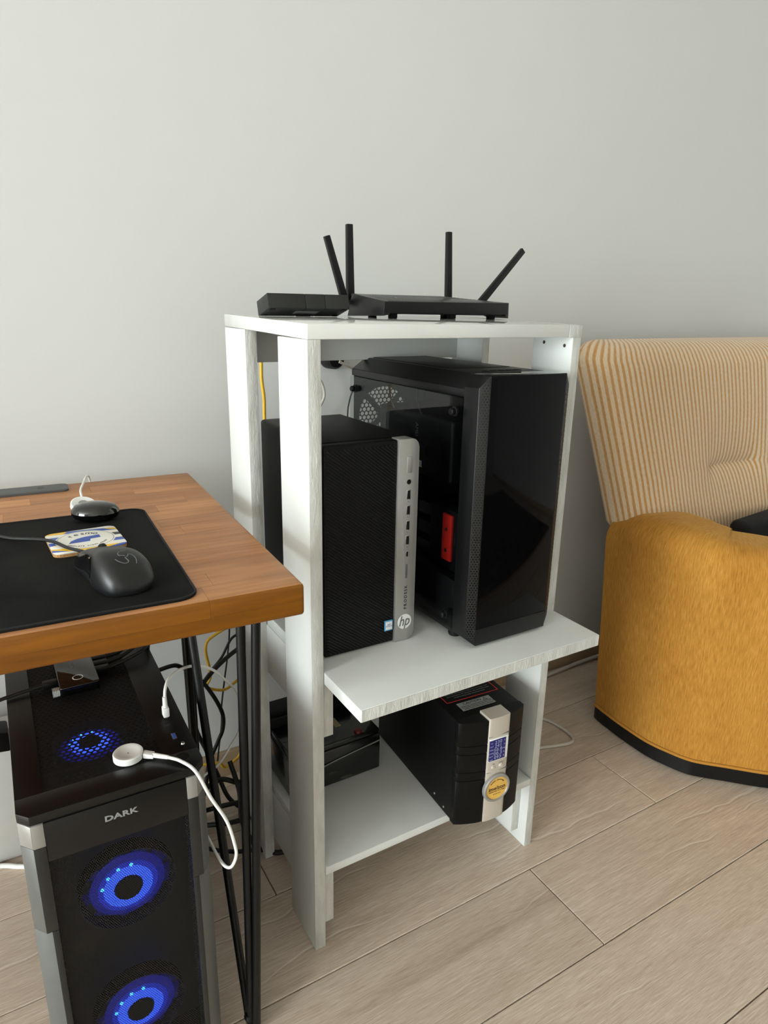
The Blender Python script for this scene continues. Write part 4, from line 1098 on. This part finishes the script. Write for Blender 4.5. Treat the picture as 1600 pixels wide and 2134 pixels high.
# display switch box on top
sw = thing('video_switch', 'glossy black switch box with ring button on the tower top', 'switch', (.0752, 1.026, PZT - .0005), math.radians(0))
prism('switch_body', rrect(0, 0, .054, .104, .004, 3), 0, .0135, M['gloss_black'], sw, .001)
lathe('ring_button', [(.0062, .0138), (.0068, .0142), (.0076, .0138)], M['ink_white'], sw, 30, loc=(0, -.028, 0))
text('switch_lettering', 'HDMI', .007, M['ink_grey'], sw, frame((-.003, .014, .0136), (0, -1, 0), (1, 0, 0)), .0001)
pg = box('white_plug', -.036, -.027, -.050, -.040, .002, .0115, M['white_plastic'], sw, .0008)
for j in range(4):
    box('plug_rib', -.0365 + j * .0022, -.0357 + j * .0022, -.0504, -.0396, .0016, .0119, M['label_grey'], pg, 0)
for j, yy in enumerate((-.006, .012, .030)):
    box('plug', .027, .047, yy - .006, yy + .006, .002, .011, M['black_plastic'], sw, .001)
    tube('lead', [(.047, yy, .0065), (.075, yy + .006, .010), (.105, yy + .02 + .01 * j, .014), (.122, yy + .06, .01 - .006 * j), (.130, yy + .13, -.05), (.135, yy + .17, -.16)], .003, M['black_cable'], sw, 8)
box('plug', -.047, -.027, -.022, -.010, .002, .011, M['black_plastic'], sw, .001)
tube('lead', [(-.047, -.016, .0065), (-.075, -.018, .005), (-.11, -.024, .003), (-.16, -.03, -.004), (-.3, -.03, -.06)], .0028, M['black_cable'], sw, 8)
# watch charger: puck, lead and plug
wt = thing('watch_charger', 'white round watch charger with lead and plug on the blue-fan tower', 'charger', (.1050, .7850, PZT), 0)
lathe('puck', [(0, 0), (.0165, 0), (.0182, .0012), (.0182, .0082), (.0172, .0094), (.0135, .0094), (.0110, .0078), (0, .0072)], M['white_plastic'], wt, 44)
lathe('contact', [(0, .0002), (.001, .0002), (.0012, 0)], M['label_grey'], wt, 12, loc=(0, 0, .0073))
hull('cable_neck', [(.015, -.012, .001), (.019, -.004, .001), (.030, -.012, .0015), (.026, -.020, .0015)], [(.015, -.012, .0082), (.019, -.004, .0082), (.030, -.012, .0072), (.026, -.020, .0072)], M['white_plastic'], wt, .001)
tube('strain_relief', [(.027, -.0155, .0045), (.042, -.032, .0065)], .0033, M['white_plastic'], wt, 12, smooth_path=False, r_end=.0026)
wo = Vector((.1050, .7850, PZT))
def wpt(*p): return tuple(Vector(p) - wo)
tube('lead', [(.042, -.032, .0065)] + [wpt(*p) for p in ((.158, .738, .5165), (.171, .720, .5085), (.185, .710, .471), (.2015, .704, .433), (.2095, .702, .394), (.2105, .703, .374), (.2055, .712, .352), (.2015, .735, .340), (.2000, .78, .335), (.202, .85, .325), (.215, .93, .302), (.245, .98, .293), (.275, .99, .300), (.302, 1.0, .324), (.316, 1.0, .345), (.325, 1.0, .385), (.316, 1.0, .426), (.294, .975, .462), (.270, .955, .499), (.247, .935, .524), (.223, .915, .542), (.196, .885, .557), (.178, .865, .559), (.170, .853, .552), (.1680, .851, .540))], .0021, M['white_rubber'], wt, 10)
pgx, pgy = .1675 - wo.x, .850 - wo.y
tube('plug_relief', [(pgx, pgy, .033), (pgx, pgy, .0165)], .0028, M['white_plastic'], wt, 12, smooth_path=False, r_end=.0034)
box('plug_body', pgx - .0042, pgx + .0042, pgy - .0055, pgy + .0055, .003, .0175, M['white_plastic'], wt, .0016)
box('plug_tip', pgx - .0015, pgx + .0015, pgy - .004, pgy + .004, 0, .0032, M['steel'], wt, .0003)

# ================================================================== CABLES UNDER THE DESK
tag(tube('network_cable', [(.395, 1.25, .425), (.36, 1.25, .411), (.34, 1.25, .399), (.335, 1.25, .377), (.34, 1.25, .34), (.341, 1.25, .315), (.333, 1.25, .299), (.341, 1.25, .288), (.37, 1.25, .278), (.395, 1.25, .29), (.42, 1.25, .30), (.42, 1.26, .2), (.40, 1.255, .112), (.380, 1.25, .095), (.360, 1.25, .088), (.345, 1.25, .105), (.30, 1.26, .10), (.22, 1.27, .05)], .0031, M['yellow']), 'yellow network cable looping under the desk by the wall', 'cable')
tag(tube('black_lead', [(.395, 1.28, .47), (.396, 1.28, .40), (.390, 1.28, .345), (.379, 1.28, .28), (.370, 1.28, .222), (.367, 1.28, .175), (.358, 1.28, .116), (.35, 1.28, .07), (.33, 1.28, .006)], .0018, M['black_cable']), 'thin black wire hanging straight down behind the desk legs', 'cable')
tag(tube('power_cable', [(.16, 1.19, .38), (.249, 1.21, .385), (.277, 1.22, .372), (.300, 1.225, .347), (.322, 1.23, .317), (.345, 1.23, .270), (.357, 1.23, .231), (.355, 1.23, .198), (.343, 1.23, .171), (.32, 1.23, .12), (.30, 1.22, .05), (.25, 1.21, .006), (.2, 1.2, .006)], .0043, M['black_cable']), 'thick black power cable arching from the tower to the floor', 'cable')
tag(tube('power_cable', [(.46, 1.22, .42), (.40, 1.235, .375), (.365, 1.235, .354), (.333, 1.235, .327), (.308, 1.235, .292), (.298, 1.235, .249), (.302, 1.235, .208), (.317, 1.235, .161), (.335, 1.22, .10), (.355, 1.20, .04), (.40, 1.18, .006), (.45, 1.2, .006)], .0046, M['black_cable']), 'thick black power cable dropping from the stand in a wide bow', 'cable')
tag(tube('power_cable', [(.45, 1.28, .38), (.401, 1.27, .385), (.372, 1.265, .347), (.345, 1.265, .318), (.32, 1.265, .285), (.305, 1.27, .23), (.30, 1.275, .15), (.31, 1.28, .06), (.33, 1.27, .006)], .0028, M['black_cable']), 'medium black cable crossing beside the thick bowed one', 'cable')
for i_n, (pts, r_, lab) in enumerate((
    ([(.30, 1.24, .05), (.335, 1.20, .10), (.375, 1.19, .085), (.42, 1.20, .09), (.45, 1.22, .06)], .0055, 'thick black cable highest in the tangle at the wall'),
    ([(.29, 1.22, .02), (.33, 1.18, .05), (.37, 1.16, .06), (.41, 1.165, .05), (.45, 1.19, .02)], .0050, 'thick black cable in the middle of the tangle by the wall'),
    ([(.28, 1.20, .006), (.325, 1.15, .030), (.36, 1.135, .038), (.40, 1.14, .030), (.44, 1.17, .006)], .0050, 'thick black cable in the front of the tangle at floor level'),
    ([(.36, 1.21, .13), (.365, 1.17, .08), (.355, 1.13, .04), (.365, 1.09, .010), (.385, 1.06, .006), (.41, 1.045, .006), (.45, 1.05, .006)], .0052, 'thick black cable curling from the tangle under the stand'),
    ([(.25, 1.16, .006), (.30, 1.10, .014), (.345, 1.07, .018), (.37, 1.08, .012), (.36, 1.12, .006)], .0042, 'black cable lying on the floor behind the desk leg'))):
    tag(tube('tangled_cable', pts, r_, M['black_cable']), lab, 'cable', 'cables tangled under the desk')
pn = thing('storage_box', 'white box against the wall left of the blue-fan tower', 'box', (-.30, 1.325, 0))
box('box_body', -.28, .285, -.03, .01, .002, .285, M['white_plastic'], pn, .003)
box('box_lid', -.28, .285, -.037, .012, .2855, .295, M['white_plastic'], pn, .002)
pa = tag(hull('power_adapter', [(-.20, 1.24, .30), (-.03, 1.24, .276), (-.03, 1.285, .276), (-.20, 1.285, .30)], [(-.20, 1.24, .355), (-.03, 1.24, .315), (-.03, 1.285, .315), (-.20, 1.285, .355)], M['black_plastic'], None, .003), 'black adapter resting on the white panel left of the tower', 'adapter')
tag(tube('white_cable', [(-.30, 1.30, .005), (-.16, 1.295, .005), (-.085, 1.285, .005), (-.045, 1.262, .005), (.0, 1.24, .005), (.06, 1.25, .005)], .0048, M['white_rubber']), 'white cable on the floor left of the blue-fan tower', 'cable')

# ================================================================== ARMCHAIR
ACX, ACY = 1.80, .95
ac = thing('armchair', 'mustard armchair with striped cream backrest beside the stand', 'armchair', (ACX, ACY, 0))
left_path = [(1.3150, 1.0680), (1.3090, 1.02), (1.3043, .9685), (1.3035, .8906), (1.316, .8361), (1.3304, .7968), (1.3491, .7715), (1.3825, .7381), (1.4555, .6657), (1.53, .618), (1.62, .588), (1.72, .574), (1.80, .571)]
full = [Vector((x - ACX, y - ACY, 0)) for x, y in left_path] + [Vector((-(x - ACX), y - ACY, 0)) for x, y in left_path[-2::-1]]
path = spline(full, 5)
def offset_path(P, d):
    out = []
    for i, p in enumerate(P):
        t = (P[min(i + 1, len(P) - 1)] - P[max(i - 1, 0)]).normalized()
        out.append(p + Vector((-t.y, t.x, 0)) * d)       # to the left of travel = inside
    return out
# plinth
pin = offset_path(path, .006)
prism('plinth', [(p.x, p.y) for p in pin] + [(-(left_path[0][0] - ACX) - .01, .125), ((left_path[0][0] - ACX) + .01, .125)], 0.004, .0455, M['black_plastic'], ac, .002)
arc_len = [0]
for p_, q_ in zip(path, path[1:]): arc_len.append(arc_len[-1] + (q_ - p_).length)
def swept(name, prof_fn, mat, parent, uvscale=1.0, close=True):
    """sweep a closed profile (list of (inward offset, z)) along the chair outline"""
    b = bmesh.new(); uv = b.loops.layers.uv.new('UVMap'); rings = []; vcoord = []
    for i, p in enumerate(path):
        t = (path[min(i + 1, len(path) - 1)] - path[max(i - 1, 0)]).normalized(); nn = Vector((-t.y, t.x, 0))
        pr = prof_fn(i)
        rings.append([b.verts.new(p + nn * d + Vector((0, 0, z))) for d, z in pr])
        acc = [0]
        for u_, v_ in zip(pr, pr[1:]): acc.append(acc[-1] + math.hypot(u_[0] - v_[0], u_[1] - v_[1]))
        vcoord.append(acc)
    m_ = len(rings[0])
    for i in range(len(rings) - 1):
        for k in range(m_ - 1):
            f = b.faces.new((rings[i][k], rings[i + 1][k], rings[i + 1][k + 1], rings[i][k + 1]))
            for lp, (ii, kk) in zip(f.loops, ((i, k), (i + 1, k), (i + 1, k + 1), (i, k + 1))):
                lp[uv].uv = (arc_len[ii], vcoord[ii][kk])
    b.faces.new(rings[0]); b.faces.new(rings[-1][::-1])
    return link(name, from_bm(b, name, True, 1.0), mat, parent)
def arm_h(i):
    x = abs(path[i].x)                     # distance from chair centre
    yb_ = path[i].y
    k = max(0.0, min(1.0, (x - .17) / .14)); k = k * k * (3 - 2 * k)
    rear = max(0.0, min(1.0, (yb_ - .03) / .09))
    return .40 + (.602 - .40) * k - .018 * rear - .030 * max(0.0, min(1.0, (-.06 - yb_) / .25))
def arm_prof(i):
    h = arm_h(i); T = .18; r1 = .062
    fl_ = -.030
    pr = [(.002, .047), (-.002, .10), (-.014, .30 if h > .45 else .2), (fl_, h - r1)]
    for j in range(1, 7):
        a_ = PI / 2 * j / 6; pr.append((fl_ + r1 * (1 - math.cos(a_)), h - r1 + r1 * math.sin(a_)))
    for j in range(0, 7):
        a_ = PI / 2 * j / 6; pr.append((T - r1 + r1 * math.sin(a_), h - .004 - r1 + r1 * math.cos(a_)))
    pr.append((T, .25))
    return pr
swept('arms_and_front', arm_prof, M['velvet'], ac)
piping = [p + Vector((0, 0, .0485)) for p in offset_path(path, -.0008)]
tube('piping', piping, .0036, M['velvet'], ac, 8, 1, False)
prism('seat_cushion', rrect(0, -.13, .60, .36, .06, 5), .28, .445, M['velvet'], ac, .03, 4)
# striped backrest: rounded slab, wider at the top, leaning back, one buttonless tuft seam
TUFT = (-.075, .668)
def back_dims(z):
    s_ = max(0.0, min(1.0, (z - .55) / .40))
    hw = .497 + .083 * s_ ** 1.05 - .09 * max(0.0, min(1.0, (.555 - z) / .08))
    dp = .070; yc = .125 + .095 * s_
    top = max(0.0, (z - .925) / .067)
    if top > 0:
        kk = math.sqrt(max(0, 1 - min(1, top) ** 2))
        dp = .070 * (.10 + .90 * kk); hw -= .060 * (1 - kk) ** 1.2; yc += .030 * (1 - kk)
    return hw, dp, yc
def back_front(x, z):
    hw, dp, yc = back_dims(z)
    q = min(1.0, abs(x / hw))
    y = -dp * (1 - q ** 9) ** .5 - .030 * (x / .55) ** 2
    tx, tz_ = x - TUFT[0], z - TUFT[1]
    e = 1 if abs(tx) < .085 else math.exp(-((abs(tx) - .085) / .022) ** 2)
    y += .020 * math.exp(-(abs(tz_) / .022)) * e + .016 * math.exp(-(tz_ / .11) ** 2) * math.exp(-(tx / .17) ** 2)
    return yc + y
def backrest():
    b = bmesh.new(); uv = b.loops.layers.uv.new('UVMap')
    nv, nx = 84, 96; rings = []; us = []
    for j in range(nv + 1):
        z = .43 + (.992 - .43) * j / nv
        hw, dp, yc = back_dims(z)
        ring = []; uu = []
        for k in range(nx + 1):
            c_ = -1 + 2 * k / nx; x = hw * (.62 * c_ + .38 * math.sin(c_ * PI / 2)) if k not in (0, nx) else hw * c_
            ring.append(b.verts.new((x, back_front(x, z), z)))
            tx, tz_ = x - TUFT[0], z - TUFT[1]
            e = 1 if abs(tx) < .085 else math.exp(-((abs(tx) - .085) / .022) ** 2)
            pull = e * math.exp(-abs(tz_) / .05) * (.004 if tz_ > 0 else -.004)
            uu.append([x, pull])
        for k in range(1, 24):
            a_ = PI * k / 24; ca, sa = math.cos(a_), math.sin(a_)
            x = hw * math.copysign(abs(ca) ** .2, ca)
            ring.append(b.verts.new((x, yc + dp * sa ** .5 - .030 * (x / .55) ** 2, z)))
            uu.append(math.copysign(.605 + .10 * sa, x))
        acc = [0.0]
        for k in range(nx): acc.append(acc[-1] + (ring[k + 1].co - ring[k].co).length)
        half = acc[nx // 2]
        for k in range(nx + 1): uu[k] = (acc[k] - half) / half * .605 + uu[k][1]
        rings.append(ring); us.append(uu)
    n = len(rings[0])
    for j in range(nv):
        for k in range(n):
            k2 = (k + 1) % n
            f = b.faces.new((rings[j][k], rings[j][k2], rings[j + 1][k2], rings[j + 1][k]))
            for lp, (jj, kk) in zip(f.loops, ((j, k), (j, k2), (j + 1, k2), (j + 1, k))):
                lp[uv].uv = (us[jj][kk], jj / nv * .56)
    b.faces.new(rings[0][::-1]); b.faces.new(rings[-1])
    return from_bm(b, 'backrest', True, 1.4)
br = link('backrest', backrest(), M['stripes'], ac)
M['thread'] = plain('brown_thread', rgb(140, 104, 66), .9)
tube('tuft_seam', [(TUFT[0] - .085 + .17 * i / 10, back_front(TUFT[0] - .085 + .17 * i / 10, TUFT[1]) - .0006, TUFT[1]) for i in range(11)], .0016, M['thread'], br, 6, 2)
cu = thing('seat_pad', 'black pad lying on the armchair seat', 'cushion', (1.83, .84, .446), .1)
b_ = box_bm(-.21, .21, -.15, .15, 0, .045, .018, 4)
link('pad_body', from_bm(b_, 'pad_body', True), M['black_fabric'], cu)
box('pad_back', -.21, .21, .09, .145, .035, .11, M['black_fabric'], cu, .018, 4)

# ================================================================== RUG IN FRONT OF THE FURNITURE (seen mirrored in the glossy tower front)
def rug_mat():
    m, nt, N, L, p = new_mat('dark_floral_rug')
    v = coord(nt)
    f = noise(nt, v, 9, 4, .6); g = noise(nt, v, 3, 2)
    k = ramp(nt, f, [(0.52, (0, 0, 0, 1)), (0.58, (1, 1, 1, 1))])
    L.new(mixc(nt, math_n(nt, 'MULTIPLY', k, .8), rgb(38, 28, 24), mixc(nt, g, rgb(120, 96, 70), rgb(150, 134, 110))), p.inputs['Base Color'])
    p.inputs['Roughness'].default_value = 0.95
    bump(nt, p, noise(nt, v, 400, 2), 0.4, 0.002)
    return m
M['rug'] = rug_mat()
rg = thing('rug', 'dark rug with a beige floral pattern lying in front of the armchair', 'rug', (1.45, -1.35, 0))
prism('pile', rrect(0, 0, 2.4, 2.6, .02, 3), .0005, .008, M['rug'], rg, .002)
for yy in (-1.305, 1.305):
    box('fringe', -1.19, 1.19, yy - .02, yy + .02, .0005, .004, M['cork'], rg, .001)
